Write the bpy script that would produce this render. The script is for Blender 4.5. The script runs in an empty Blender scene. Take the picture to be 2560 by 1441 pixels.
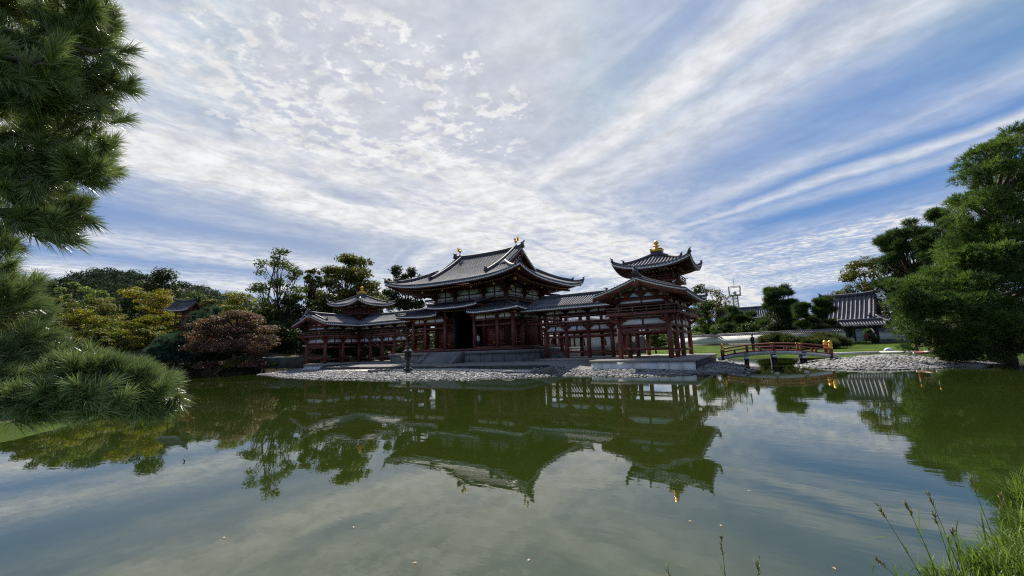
import bpy, math, random
import numpy as np
from mathutils import Vector, Matrix

# ---------------------------------------------------------------- camera, sky, sun, exposure
SC = bpy.context.scene
COL = SC.collection
CAM = np.array([30.219, -43.796, 2.192])
YAW, PITCH, ROLL, FPX = -0.5473, 0.1384, -0.0355, 1057.9       # focal length in pixels of a 2560 wide frame
_f = np.array([math.sin(YAW)*math.cos(PITCH), math.cos(YAW)*math.cos(PITCH), math.sin(PITCH)])
_r = np.array([math.cos(YAW), -math.sin(YAW), 0.0])
_u = np.cross(_r, _f)
R_ = math.cos(ROLL)*_r + math.sin(ROLL)*_u
U_ = -math.sin(ROLL)*_r + math.cos(ROLL)*_u
cd = bpy.data.cameras.new('camera')
cam = bpy.data.objects.new('camera', cd)
COL.objects.link(cam)
cam.matrix_world = Matrix(((R_[0], U_[0], -_f[0], CAM[0]), (R_[1], U_[1], -_f[1], CAM[1]), (R_[2], U_[2], -_f[2], CAM[2]), (0, 0, 0, 1)))
cd.sensor_width = 36.0
cd.sensor_fit = 'HORIZONTAL'
cd.lens = FPX/2560*36.0
cd.clip_start = 0.05
cd.clip_end = 6000
SC.camera = cam

SUN_AZ, SUN_EL = math.radians(-44.0), math.radians(45.0)       # azimuth measured from +y towards +x
SUN_DIR = Vector((math.sin(SUN_AZ)*math.cos(SUN_EL), math.cos(SUN_AZ)*math.cos(SUN_EL), math.sin(SUN_EL)))
SUN_STRENGTH, SKY_STRENGTH, EXPOSURE = 5.0, 0.065, 0.9
sd = bpy.data.lights.new('sun', 'SUN')
sd.energy = SUN_STRENGTH
sd.angle = math.radians(0.6)
sd.color = (1.0, 0.94, 0.84)
sun = bpy.data.objects.new('sun', sd)
COL.objects.link(sun)
sun.rotation_euler = SUN_DIR.to_track_quat('Z', 'Y').to_euler()
sun.location = (0, 0, 60)

SC.view_settings.view_transform = 'Standard'
SC.view_settings.look = 'None'
SC.view_settings.exposure = EXPOSURE
SC.view_settings.gamma = 1.0
SC.render.engine = 'CYCLES'
SC.cycles.max_bounces = 6
SC.cycles.diffuse_bounces = 3
SC.cycles.glossy_bounces = 3
SC.cycles.transmission_bounces = 3
SC.cycles.caustics_reflective = False
SC.cycles.caustics_refractive = False
SC.cycles.use_denoising = False
SC.cycles.filter_width = 1.2
SC.cycles.sample_clamp_indirect = 4.0
SC.cycles.sample_clamp_direct = 8.0


class Nodes:
    """small helper for node trees: every call returns an output socket"""
    def __init__(s, tree):
        s.t = tree
        s.t.nodes.clear()

    def new(s, typ, **kw):
        n = s.t.nodes.new(typ)
        for k, v in kw.items():
            setattr(n, k, v)
        return n

    def put(s, sock, v):
        if hasattr(v, 'is_output'):
            s.t.links.new(v, sock)
        elif v is not None:
            sock.default_value = v

    def m(s, op, a, b=None, c=None, clamp=False):
        n = s.new('ShaderNodeMath', operation=op, use_clamp=clamp)
        s.put(n.inputs[0], a)
        s.put(n.inputs[1], b)
        s.put(n.inputs[2], c)
        return n.outputs[0]

    def xyz(s, x, y, z=0.0):
        n = s.new('ShaderNodeCombineXYZ')
        for i, v in enumerate((x, y, z)):
            s.put(n.inputs[i], v)
        return n.outputs[0]

    def sep(s, v):
        n = s.new('ShaderNodeSeparateXYZ')
        s.put(n.inputs[0], v)
        return n.outputs

    def noise(s, vec, scale, detail=3.0, rough=0.5, dist=0.0):
        n = s.new('ShaderNodeTexNoise')
        s.put(n.inputs['Vector'], vec)
        s.put(n.inputs['Scale'], scale)
        s.put(n.inputs['Detail'], detail)
        s.put(n.inputs['Roughness'], rough)
        s.put(n.inputs['Distortion'], dist)
        return n.outputs[0]

    def ramp(s, x, a, b, lo=0.0, hi=1.0, smooth=True):
        n = s.new('ShaderNodeMapRange', interpolation_type='SMOOTHSTEP' if smooth else 'LINEAR')
        for i, v in enumerate((x, a, b, lo, hi)):
            s.put(n.inputs[i], v)
        return n.outputs[0]

    def mix(s, f, a, b, mode='MIX'):
        n = s.new('ShaderNodeMix', data_type='RGBA', blend_type=mode)
        s.put(n.inputs[0], f)
        s.put(n.inputs[6], a if hasattr(a, 'is_output') else tuple(a)+((1.0,) if len(a) == 3 else ()))
        s.put(n.inputs[7], b if hasattr(b, 'is_output') else tuple(b)+((1.0,) if len(b) == 3 else ()))
        return n.outputs[2]

    def gauss(s, x, c, w):
        d = s.m('DIVIDE', s.m('SUBTRACT', x, c), w)
        return s.m('EXPONENT', s.m('MULTIPLY', s.m('MULTIPLY', d, d), -1.0))


def build_sky():
    w = bpy.data.worlds.new('World')
    SC.world = w
    w.use_nodes = True
    N = Nodes(w.node_tree)
    m, g = N.m, N.gauss
    out = N.new('ShaderNodeOutputWorld')
    bg = N.new('ShaderNodeBackground')
    bg.inputs[1].default_value = SKY_STRENGTH
    sky = N.new('ShaderNodeTexSky', sky_type='NISHITA')
    sky.sun_disc = False
    sky.sun_elevation = SUN_EL
    sky.sun_rotation = SUN_AZ
    sky.air_density = 1.0
    sky.dust_density = 0.4
    sky.ozone_density = 2.5
    d = N.new('ShaderNodeTexCoord').outputs['Generated']
    x, y, z = N.sep(d)
    zz = m('SQRT', m('ADD', m('MULTIPLY', z, z), 0.0014))
    px, py = m('DIVIDE', x, zz), m('DIVIDE', y, zz)          # the cloud sheet: a level plane above the ground

    def axes(az):
        c, sn = math.cos(math.radians(az)), math.sin(math.radians(az))
        across = m('SUBTRACT', m('MULTIPLY', px, c), m('MULTIPLY', py, sn))
        along = m('ADD', m('MULTIPLY', px, sn), m('MULTIPLY', py, c))
        return across, along
    P = N.xyz(px, py, 0.0)
    warp = m('SUBTRACT', N.noise(P, 0.9, 3.0), 0.5)
    warp2 = m('SUBTRACT', N.noise(P, 3.0, 4.0, 0.6), 0.5)
    # cirrus streaks
    ua, va = axes(-59.3)
    uw = m('ADD', ua, m('ADD', m('MULTIPLY', warp, 0.45), m('MULTIPLY', warp2, 0.10)))
    fib = N.noise(N.xyz(m('MULTIPLY', uw, 5.0), m('MULTIPLY', va, 0.55), 3.7), 1.0, 5.0, 0.62)
    fib2 = N.noise(N.xyz(m('MULTIPLY', ua, 1.6), m('MULTIPLY', va, 0.35), 9.1), 1.0, 3.0, 0.5)
    A = None
    for c, wd, amp in ((0.97, 0.06, 0.42), (1.30, 0.20, 0.74), (1.66, 0.24, 0.55), (2.58, 0.20, 0.34), (3.03, 0.11, 0.72), (3.28, 0.18, 0.40), (4.80, 0.60, 0.95), (5.9, 0.9, 0.90), (7.6, 1.4, 0.9), (0.75, 0.4, 0.38)):
        b = m('MULTIPLY', g(uw, c, wd), amp)
        A = b if A is None else m('MAXIMUM', A, b)
    A = m('MULTIPLY', A, N.ramp(fib, 0.28, 0.68, 0.72, 1.18))
    far = N.ramp(va, 1.1, 2.6)
    A = m('ADD', A, m('MULTIPLY', N.ramp(fib2, 0.42, 0.70, 0.0, 0.20), N.ramp(ua, 0.5, 1.4)))
    A = m('MULTIPLY', A, N.ramp(ua, -0.5, 0.95))
    # rippled far sheet on the low right
    rip = N.noise(N.xyz(m('MULTIPLY', px, 1.0), m('MULTIPLY', py, 1.0), 1.0), 9.0, 4.0, 0.6)
    A = m('MULTIPLY', A, m('SUBTRACT', 1.0, m('MULTIPLY', N.ramp(ua, 3.9, 4.6), N.ramp(rip, 0.62, 0.42, 0.0, 0.55))))
    # broad white bands with altocumulus
    ub, vb = axes(7.4)
    uv = m('ADD', ub, m('ADD', m('MULTIPLY', warp, 0.50), m('MULTIPLY', warp2, 0.16)))
    B = None
    for c, wd, amp in ((-2.62, 0.44, 1.15), (-4.7, 0.55, 0.62), (-6.6, 0.9, 0.72), (-9.0, 1.4, 0.6), (-3.4, 0.25, 0.22), (-1.74, 0.34, 1.10), (-2.12, 0.40, 0.80), (-1.30, 0.30, 0.55), (-0.9, 0.34, 0.30)):
        b = m('MULTIPLY', g(uv, c, wd), amp)
        B = b if B is None else m('MAXIMUM', B, b)
    soft = N.noise(N.xyz(m('MULTIPLY', uv, 2.2), m('MULTIPLY', vb, 1.1), 5.0), 1.0, 6.0, 0.6)
    B = m('MULTIPLY', B, N.ramp(soft, 0.25, 0.60, 0.55, 1.25))
    # fibres across the bands
    mid = N.noise(N.xyz(m('ADD', m('MULTIPLY', ub, 1.7), m('MULTIPLY', warp2, 0.25)), m('MULTIPLY', vb, 0.75), 8.0), 6.0, 6.0, 0.62)
    B = m('MULTIPLY', B, N.ramp(mid, 0.34, 0.60, 0.62, 1.12))
    gap = m('MULTIPLY', g(ub, -2.42, 0.13), g(vb, 1.40, 0.34))
    gap2 = m('MULTIPLY', g(ub, -1.98, 0.17), g(vb, 0.50, 0.36))
    B = m('MULTIPLY', B, m('SUBTRACT', 1.0, m('ADD', m('MULTIPLY', gap, 0.85), m('MULTIPLY', gap2, 0.60))))
    # puffs
    cv = N.xyz(m('ADD', px, m('MULTIPLY', warp2, 0.10)), m('ADD', py, m('MULTIPLY', warp, 0.10)), 2.0)
    cell = N.noise(cv, 15.0, 6.0, 0.62)
    big = N.noise(P, 4.6, 3.0, 0.5)
    mixn = m('ADD', m('MULTIPLY', cell, 0.70), m('MULTIPLY', big, 0.50))
    puff = N.ramp(mixn, 0.545, 0.70)
    region = m('MAXIMUM', m('MULTIPLY', g(ub, -1.52, 0.50), g(vb, 0.95, 0.72)), m('MULTIPLY', g(uv, -1.03, 0.14), g(vb, 1.0, 0.42)))
    puffs = m('MULTIPLY', puff, N.ramp(region, 0.04, 0.45))
    B = m('MULTIPLY', B, m('SUBTRACT', 1.0, m('MULTIPLY', N.ramp(region, 0.12, 0.8), N.ramp(mixn, 0.66, 0.50, 0.0, 0.70))))
    # lower edge of the big white bank breaks into fine ripples
    dens = m('MAXIMUM', m('MAXIMUM', A, B), m('MULTIPLY', puffs, 0.97))
    # thin veil above, milky air near the horizon
    dens = m('MAXIMUM', dens, N.ramp(z, 0.13, 0.0, 0.0, 0.50))
    veil = m('MULTIPLY', m('MULTIPLY', N.ramp(N.noise(P, 0.9, 4.0, 0.6), 0.3, 0.7, 0.05, 0.34), N.ramp(ua, 1.9, 0.9)), N.ramp(z, 0.22, 0.5))
    dens = m('MAXIMUM', dens, veil)
    sdot = m('ADD', m('ADD', m('MULTIPLY', x, SUN_DIR[0]), m('MULTIPLY', y, SUN_DIR[1])), m('MULTIPLY', z, SUN_DIR[2]))
    glow = m('MULTIPLY', N.ramp(sdot, 0.82, 0.99), N.ramp(N.noise(P, 3.0, 4.0, 0.6), 0.3, 0.7, 0.28, 0.62))
    dens = m('MAXIMUM', dens, glow)
    dens = m('MINIMUM', dens, 0.97)
    tone = N.ramp(N.noise(cv, 7.0, 5.0, 0.62), 0.27, 0.70, 0.78, 1.07)
    cl = N.mix(1.0, (7.3, 7.35, 7.4), N.xyz(tone, tone, tone), 'MULTIPLY')
    # keep the glare round the sun from burning out: the photograph's sky is grey there
    cap = N.mix(N.ramp(sdot, 0.62, 0.98), (1.10, 2.40, 5.1), (3.5, 3.95, 5.0))
    flo = N.mix(N.ramp(z, 0.04, 0.45), (1.35, 2.7, 5.2), (0.75, 1.70, 4.0))
    base = N.mix(1.0, N.mix(1.0, sky.outputs[0], cap, 'DARKEN'), flo, 'LIGHTEN')
    col = N.mix(dens, base, cl)
    N.put(bg.inputs[0], col)
    N.t.links.new(bg.outputs[0], out.inputs[0])
    w.cycles.sampling_method = 'MANUAL'
    w.cycles.sample_map_resolution = 1024


build_sky()


def P(px, py, depth):
    """the point seen at pixel (px, py) of the 2560 x 1441 photograph, `depth` metres in front of the camera"""
    return CAM + depth*(_f + (px-1280.0)/FPX*R_ - (py-720.5)/FPX*U_)


def PX(px, z, depth):
    """the point of height z on the vertical through pixel column px at that depth"""
    lo, hi = -6000.0, 9000.0
    for _ in range(60):
        mid = (lo+hi)/2
        if P(px, mid, depth)[2] > z:
            lo = mid
        else:
            hi = mid
    return P(px, lo, depth)


# ---------------------------------------------------------------- materials
MATS = {}


def mat(name, col, rough=0.6, var=0.25, scale=3.0, col2=None, bump=0.0, bscale=None, metal=0.0, spec=0.5, island=0.0, trans=0.0, stretch=(1, 1, 1), detail=4.0, ior=None):
    mt = bpy.data.materials.new(name)
    mt.use_nodes = True
    N = Nodes(mt.node_tree)
    out = N.new('ShaderNodeOutputMaterial')
    b = N.new('ShaderNodeBsdfPrincipled')
    co = N.new('ShaderNodeTexCoord').outputs['Object']
    if stretch != (1, 1, 1):
        mp = N.new('ShaderNodeMapping')
        mp.inputs['Scale'].default_value = stretch
        N.put(mp.inputs[0], co)
        co = mp.outputs[0]
    n = N.noise(co, scale, detail, 0.55)
    c2 = col2 if col2 else tuple(c*(1-var) for c in col)
    c1 = col if col2 else tuple(min(1.0, c*(1+var)) for c in col)
    c = N.mix(N.ramp(n, 0.30, 0.70), c2, c1)
    if island:
        r = N.new('ShaderNodeNewGeometry').outputs['Random Per Island']
        k = N.ramp(r, 0, 1, 1-island, 1+island, False)
        c = N.mix(1.0, c, N.xyz(k, k, k), 'MULTIPLY')
    N.put(b.inputs['Base Color'], c)
    b.inputs['Roughness'].default_value = rough
    b.inputs['Metallic'].default_value = metal
    b.inputs['Specular IOR Level'].default_value = spec
    if ior:
        b.inputs['IOR'].default_value = ior
    if bump:
        bp = N.new('ShaderNodeBump')
        bp.inputs['Strength'].default_value = bump
        bp.inputs['Distance'].default_value = 0.05
        N.put(bp.inputs['Height'], N.noise(co, bscale or scale*4, 4.0, 0.6))
        N.put(b.inputs['Normal'], bp.outputs[0])
    sh = b.outputs[0]
    if trans:
        tr = N.new('ShaderNodeBsdfTranslucent')
        N.put(tr.inputs[0], N.mix(1.0, c, (1.15, 1.25, 0.7), 'MULTIPLY'))
        mx = N.new('ShaderNodeMixShader')
        mx.inputs[0].default_value = trans
        N.put(mx.inputs[1], sh)
        N.put(mx.inputs[2], tr.outputs[0])
        sh = mx.outputs[0]
    N.t.links.new(sh, out.inputs[0])
    MATS[name] = mt
    return mt


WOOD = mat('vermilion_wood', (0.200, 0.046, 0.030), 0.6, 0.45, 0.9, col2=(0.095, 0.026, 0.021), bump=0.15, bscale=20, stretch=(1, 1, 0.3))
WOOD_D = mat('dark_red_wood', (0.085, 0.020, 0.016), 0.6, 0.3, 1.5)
WOOD_G = mat('greyed_red_wood', (0.16, 0.075, 0.055), 0.7, 0.3, 1.5)
DOOR = mat('door_red', (0.14, 0.022, 0.018), 0.5, 0.25, 1.2)
BRIDGE_RED = mat('bridge_vermilion', (0.16, 0.038, 0.022), 0.5, 0.2, 2.0)
PLASTER = mat('white_plaster', (0.78, 0.79, 0.83), 0.85, 0.06, 1.5, bump=0.05)
PLASTER_W = mat('wall_plaster', (0.60, 0.60, 0.63), 0.9, 0.14, 0.7, bump=0.08, stretch=(1, 1, 2.5))
TILE = mat('roof_tile', (0.125, 0.122, 0.135), 0.72, 0.38, 0.9, bump=0.12, bscale=9, spec=0.2, island=0.12)
TILE_D = mat('ridge_tile', (0.075, 0.073, 0.085), 0.65, 0.3, 3.0, spec=0.3)
TILE_PALE = mat('grey_roof_tile', (0.115, 0.113, 0.128), 0.6, 0.35, 1.2, bump=0.15, bscale=8, spec=0.3)
EDGE = mat('eave_edge_white', (0.72, 0.71, 0.69), 0.7, 0.1, 3.0)
GOLD = mat('gilt_bronze', (0.85, 0.48, 0.10), 0.32, 0.15, 5.0, metal=0.85)
OCHRE = mat('ochre_end_cap', (0.55, 0.38, 0.11), 0.5, 0.15, 5.0, metal=0.3)
BRONZE = mat('dark_bronze', (0.06, 0.065, 0.06), 0.5, 0.3, 4.0, metal=0.3)
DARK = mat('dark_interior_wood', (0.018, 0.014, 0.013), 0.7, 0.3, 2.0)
STONE = mat('podium_stone', (0.15, 0.147, 0.143), 0.85, 0.22, 0.9, bump=0.2, bscale=9)
STONE_D = mat('weathered_stone', (0.085, 0.082, 0.076), 0.9, 0.35, 1.5, bump=0.4, bscale=7)
STONE_W = mat('pale_kerb_stone', (0.62, 0.62, 0.60), 0.85, 0.12, 1.2, bump=0.1)
SLAB = mat('platform_slab', (0.24, 0.22, 0.195), 0.85, 0.18, 0.8, bump=0.1)
PEBBLE = mat('cobble', (0.165, 0.163, 0.16), 0.8, 0.3, 0.5, bump=0.15, bscale=12, island=0.55)
BARK = mat('bark', (0.075, 0.055, 0.042), 0.95, 0.4, 4.0, bump=0.8, bscale=14, stretch=(1, 1, 0.3))
BARK_L = mat('pale_bark', (0.12, 0.10, 0.085), 0.95, 0.35, 4.0, bump=0.5, bscale=14, stretch=(1, 1, 0.3))


def wet_band(mt, z0, z1, dark=0.35):
    """stones just above the waterline are wet and darker"""
    t = mt.node_tree
    b = [n for n in t.nodes if n.type == 'BSDF_PRINCIPLED'][0]
    lk = b.inputs['Base Color'].links[0].from_socket
    ge = t.nodes.new('ShaderNodeNewGeometry')
    sp = t.nodes.new('ShaderNodeSeparateXYZ')
    t.links.new(ge.outputs['Position'], sp.inputs[0])
    mr = t.nodes.new('ShaderNodeMapRange')
    t.links.new(sp.outputs[2], mr.inputs[0])
    for i, v in enumerate((z0, z1, dark, 1.0)):
        mr.inputs[i+1].default_value = v
    cx = t.nodes.new('ShaderNodeCombineXYZ')
    for i in range(3):
        t.links.new(mr.outputs[0], cx.inputs[i])
    mx = t.nodes.new('ShaderNodeMix')
    mx.data_type, mx.blend_type = 'RGBA', 'MULTIPLY'
    mx.inputs[0].default_value = 1.0
    t.links.new(lk, mx.inputs[6])
    t.links.new(cx.outputs[0], mx.inputs[7])
    t.links.new(mx.outputs[2], b.inputs['Base Color'])


wet_band(PEBBLE, 0.02, 0.07, 0.4)


def leaf(name, col, col2, scale=0.35, isl=0.30, trans=0.35, rough=0.65, spec=0.18):
    return mat(name, col, rough, 0, scale, col2=col2, island=isl, trans=trans, spec=spec, detail=3.0)


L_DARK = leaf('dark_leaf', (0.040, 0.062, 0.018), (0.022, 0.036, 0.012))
L_MID = leaf('green_leaf', (0.085, 0.115, 0.022), (0.045, 0.070, 0.016))
L_FRESH = leaf('fresh_leaf', (0.11, 0.16, 0.03), (0.06, 0.10, 0.02))
L_MAPLE = leaf('maple_leaf', (0.215, 0.185, 0.020), (0.085, 0.105, 0.014), 0.30, trans=0.40)
L_AMBER = leaf('amber_maple_leaf', (0.26, 0.19, 0.020), (0.12, 0.135, 0.016), 0.30, trans=0.40)
L_OLIVE = leaf('olive_maple_leaf', (0.13, 0.125, 0.020), (0.055, 0.065, 0.014), 0.30, trans=0.35)
L_RUST = leaf('rust_cherry_leaf', (0.185, 0.085, 0.072), (0.080, 0.062, 0.042), 0.45, trans=0.35)
L_PINE = leaf('pine_needle_far', (0.060, 0.100, 0.026), (0.030, 0.052, 0.018), 0.5, trans=0.25)
L_BIGPINE = leaf('pine_needle_big', (0.108, 0.165, 0.036), (0.034, 0.064, 0.018), 0.55, trans=0.35, spec=0.25)
L_BLUE = leaf('blue_pine_needle', (0.055, 0.105, 0.070), (0.03, 0.055, 0.04), 0.5, trans=0.25)
L_BAMBOO = leaf('bamboo_leaf', (0.20, 0.24, 0.07), (0.10, 0.14, 0.04), 0.25, trans=0.4)
L_HILL = leaf('hill_leaf', (0.055, 0.074, 0.044), (0.030, 0.045, 0.032), 0.02, isl=0.35, trans=0.2, rough=0.9, spec=0.05)
L_WILLOW = leaf('weeping_leaf', (0.085, 0.10, 0.035), (0.05, 0.06, 0.025), 0.6, trans=0.3)
NEEDLE = leaf('pine_needle', (0.255, 0.305, 0.125), (0.135, 0.175, 0.072), 2.5, isl=0.5, trans=0.12, rough=0.36, spec=0.5)
GRASS_B = leaf('grass_blade', (0.150, 0.215, 0.040), (0.085, 0.135, 0.026), 2.0, isl=0.35, trans=0.4, rough=0.45)
STRAW = leaf('seed_straw', (0.34, 0.30, 0.13), (0.20, 0.20, 0.08), 3.0, isl=0.3, trans=0.3)


# ---------------------------------------------------------------- mesh building
def nv(v):
    v = np.asarray(v, float)
    return v/(np.linalg.norm(v)+1e-12)


class MB:
    def __init__(s):
        s.v, s.f, s.n = [], [], 0

    def add(s, verts, faces, mi=0):
        verts = np.asarray(verts, float).reshape(-1, 3)
        s.v.append(verts)
        if isinstance(faces, np.ndarray):
            s.f.append((faces+s.n, mi))
        else:
            by = {}
            for fc in faces:
                by.setdefault(len(fc), []).append(fc)
            for k, fl in by.items():
                s.f.append((np.array(fl, int)+s.n, mi))
        s.n += len(verts)
        return s

    def box(s, x0, x1, y0, y1, z0, z1, mi=0):
        v = [(x, y, z) for z in (z0, z1) for y in (y0, y1) for x in (x0, x1)]
        return s.add(v, [(0, 2, 3, 1), (4, 5, 7, 6), (0, 1, 5, 4), (2, 6, 7, 3), (0, 4, 6, 2), (1, 3, 7, 5)], mi)

    def bar(s, p, q, w, h, up=(0, 0, 1), mi=0):
        """box from p to q, w wide, h high, centred on the line"""
        p, q = np.asarray(p, float), np.asarray(q, float)
        d = nv(q-p)
        a = np.cross(d, np.asarray(up, float))
        if np.linalg.norm(a) < 1e-6:
            a = np.cross(d, (1.0, 0, 0))
        a = nv(a)
        b = np.cross(a, d)
        v = [c+i*a*w/2+j*b*h/2 for c in (p, q) for j in (-1, 1) for i in (-1, 1)]
        return s.add(v, [(0, 1, 3, 2), (4, 6, 7, 5), (0, 4, 5, 1), (2, 3, 7, 6), (0, 2, 6, 4), (1, 5, 7, 3)], mi)

    def tube(s, pts, rad, n=8, mi=0, cap=True):
        pts = np.asarray(pts, float)
        m = len(pts)
        rad = np.broadcast_to(np.asarray(rad, float), (m,))
        t = np.gradient(pts, axis=0)
        t /= np.linalg.norm(t, axis=1)[:, None]+1e-12
        ref = np.array([0, 0, 1.0]) if abs(t[0][2]) < 0.9 else np.array([1.0, 0, 0])
        a = np.cross(t, ref)
        a /= np.linalg.norm(a, axis=1)[:, None]+1e-12
        b = np.cross(t, a)
        ang = np.linspace(0, 2*np.pi, n, endpoint=False)
        v = pts[:, None]+rad[:, None, None]*(np.cos(ang)[None, :, None]*a[:, None]+np.sin(ang)[None, :, None]*b[:, None])
        i, j = np.meshgrid(np.arange(m-1), np.arange(n), indexing='ij')
        k = (j+1) % n
        f = np.stack([i*n+j, (i+1)*n+j, (i+1)*n+k, i*n+k], -1).reshape(-1, 4)
        base = s.n
        s.add(v.reshape(-1, 3), f, mi)
        if cap:
            s.f.append((np.array([list(range(n))])+base, mi))
            s.f.append((np.array([list(range(n-1, -1, -1))])+base+(m-1)*n, mi))
        return s

    def lathe(s, prof, c=(0, 0, 0), n=16, mi=0):
        c = np.asarray(c, float)
        ang = np.linspace(0, 2*np.pi, n, endpoint=False)
        v = np.array([[c[0]+r*math.cos(a), c[1]+r*math.sin(a), c[2]+z] for r, z in prof for a in ang])
        m = len(prof)
        i, j = np.meshgrid(np.arange(m-1), np.arange(n), indexing='ij')
        k = (j+1) % n
        f = np.stack([i*n+j, i*n+k, (i+1)*n+k, (i+1)*n+j], -1).reshape(-1, 4)
        base = s.n
        s.add(v, f, mi)
        s.f.append((np.array([list(range(n-1, -1, -1))])+base, mi))
        s.f.append((np.array([list(range(n))])+base+(m-1)*n, mi))
        return s

    def prism(s, poly, o, ex, ey, ez, t, mi=0):
        """2-d polygon (a, b) -> o + a ex + b ey, extruded by t along ez"""
        o, ex, ey, ez = (np.asarray(q, float) for q in (o, ex, ey, ez))
        n = len(poly)
        v = [o+a*ex+b*ey+k*t*ez for k in (0, 1) for a, b in poly]
        f = [tuple(range(n-1, -1, -1)), tuple(range(n, 2*n))]
        f += [(i, (i+1) % n, n+(i+1) % n, n+i) for i in range(n)]
        return s.add(v, f, mi)

    def grid(s, G, mi=0, flip=False):
        G = np.asarray(G, float)
        a, b = G.shape[:2]
        i, j = np.meshgrid(np.arange(a-1), np.arange(b-1), indexing='ij')
        f = np.stack([i*b+j, (i+1)*b+j, (i+1)*b+j+1, i*b+j+1], -1).reshape(-1, 4)
        return s.add(G.reshape(-1, 3), f[:, ::-1].copy() if flip else f, mi)

    def sweep(s, pts, w, h, mi=0, lift=0.0):
        """upright box section w x h swept along pts (which run along its underside), with a rounded top"""
        pts = np.asarray(pts, float)
        t = np.gradient(pts, axis=0)
        t[:, 2] = 0
        t /= np.linalg.norm(t, axis=1)[:, None]+1e-12
        a = np.stack([t[:, 1], -t[:, 0], np.zeros(len(t))], 1)
        sec = [(-.5, 0), (-.5, .72), (-.28, .94), (0, 1.0), (.28, .94), (.5, .72), (.5, 0)]
        ww = np.broadcast_to(np.asarray(w, float), (len(pts),))
        hh = np.broadcast_to(np.asarray(h, float), (len(pts),))
        v = np.stack([pts+a*(i*ww)[:, None]+np.array([0, 0, 1.0])*(j*hh)[:, None] for i, j in sec], 1)
        m, n = v.shape[:2]
        I, J = np.meshgrid(np.arange(m-1), np.arange(n), indexing='ij')
        K = (J+1) % n
        f = np.stack([I*n+J, I*n+K, (I+1)*n+K, (I+1)*n+J], -1).reshape(-1, 4)
        base = s.n
        s.add(v.reshape(-1, 3), f, mi)
        s.f.append((np.array([list(range(n-1, -1, -1))])+base, mi))
        s.f.append((np.array([list(range(n))])+base+(m-1)*n, mi))
        return s

    def build(s, name, mats, parent=None, smooth=False, label=None):
        me = bpy.data.meshes.new(name)
        V = np.concatenate(s.v) if s.v else np.zeros((0, 3))
        me.vertices.add(len(V))
        me.vertices.foreach_set('co', V.astype(np.float32).ravel())
        nl = sum(f.size for f, _ in s.f)
        npoly = sum(len(f) for f, _ in s.f)
        me.loops.add(nl)
        me.polygons.add(npoly)
        me.loops.foreach_set('vertex_index', np.concatenate([f.ravel() for f, _ in s.f]).astype(np.int32))
        tot = np.concatenate([np.full(len(f), f.shape[1]) for f, _ in s.f]).astype(np.int32)
        start = np.concatenate([[0], np.cumsum(tot)[:-1]]).astype(np.int32)
        me.polygons.foreach_set('loop_start', start)
        me.polygons.foreach_set('loop_total', tot)
        if not isinstance(mats, (list, tuple)):
            mats = [mats]
        for q in mats:
            me.materials.append(q)
        if len(mats) > 1:
            me.polygons.foreach_set('material_index', np.concatenate([np.full(len(f), mi) for f, mi in s.f]).astype(np.int32))
        if smooth:
            me.polygons.foreach_set('use_smooth', np.ones(npoly, bool))
        me.update(calc_edges=True)
        me.validate()
        o = bpy.data.objects.new(name, me)
        COL.objects.link(o)
        if parent is not None:
            o.parent = parent
        if label:
            o['label'] = label
        return o


def tag(o, label=None, cat=None, group=None, kind=None):
    for k, v in (('label', label), ('category', cat), ('group', group), ('kind', kind)):
        if v:
            o[k] = v
    return o


def thing(name, label, cat, loc=(0, 0, 0), rz=0.0, group=None):
    o = bpy.data.objects.new(name, None)
    COL.objects.link(o)
    o.location = tuple(float(c) for c in loc)
    o.rotation_euler = (0, 0, rz)
    o.empty_display_size = 0.3
    return tag(o, label, cat, group)


def copy_part(o, parent, loc=None):
    c = o.copy()
    COL.objects.link(c)
    c.parent = parent
    if loc is not None:
        c.location = loc
    return c


def copy_tree(o, parent=None):
    c = o.copy()
    COL.objects.link(c)
    c.parent = parent
    for ch in list(o.children):
        copy_tree(ch, c)
    return c
# ---------------------------------------------------------------- ground, pond
POND = [(33.5, -34), (32.4, -36.6), (31.5, -38.6), (30.6, -40.0), (29.4, -41.1), (27, -42.4), (23, -43.7), (16, -44.8), (8, -44.6), (4, -42.5), (2.2, -39.6), (0.6, -36.8), (-4, -33), (-14, -29), (-28, -25),
        (-42, -20), (-47, -16.5), (-44, -14.6), (-31, -15.4), (-28.6, -14.6), (-28.2, -8), (-28.5, 4), (-24, 14), (0, 17), (20, 16.5), (27, 16), (31, 17.5), (35.5, 11.5), (33.4, 5), (32.4, 0), (32.0, -4.3),
        (33.0, -6.9), (34.4, -8.4), (35.7, -8.9), (37.7, -7.9), (39.9, -5.6), (41.6, -4.2), (42.2, -1.5), (43, 6), (46, 9), (52, 6), (52, -8), (48, -17), (42, -24), (37, -29.5)]
ISLE = [(-26.2, -12.3), (-22, -15.6), (-18.8, -16.4), (-11.7, -18.8), (-4.1, -20.4), (5.8, -20.4), (10.5, -19.2), (14.3, -17.0), (17, -14.7), (19, -15.2), (22.5, -15.7), (24.7, -14.2), (26.9, -11.9), (28.2, -10.4), (28.2, -9.2),
        (27.3, -6.5), (27.6, -3.9), (26.2, 0), (26, 3.3), (25.8, 8), (20, 12), (-20, 12), (-25.6, 8), (-26.0, -8)]


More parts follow.
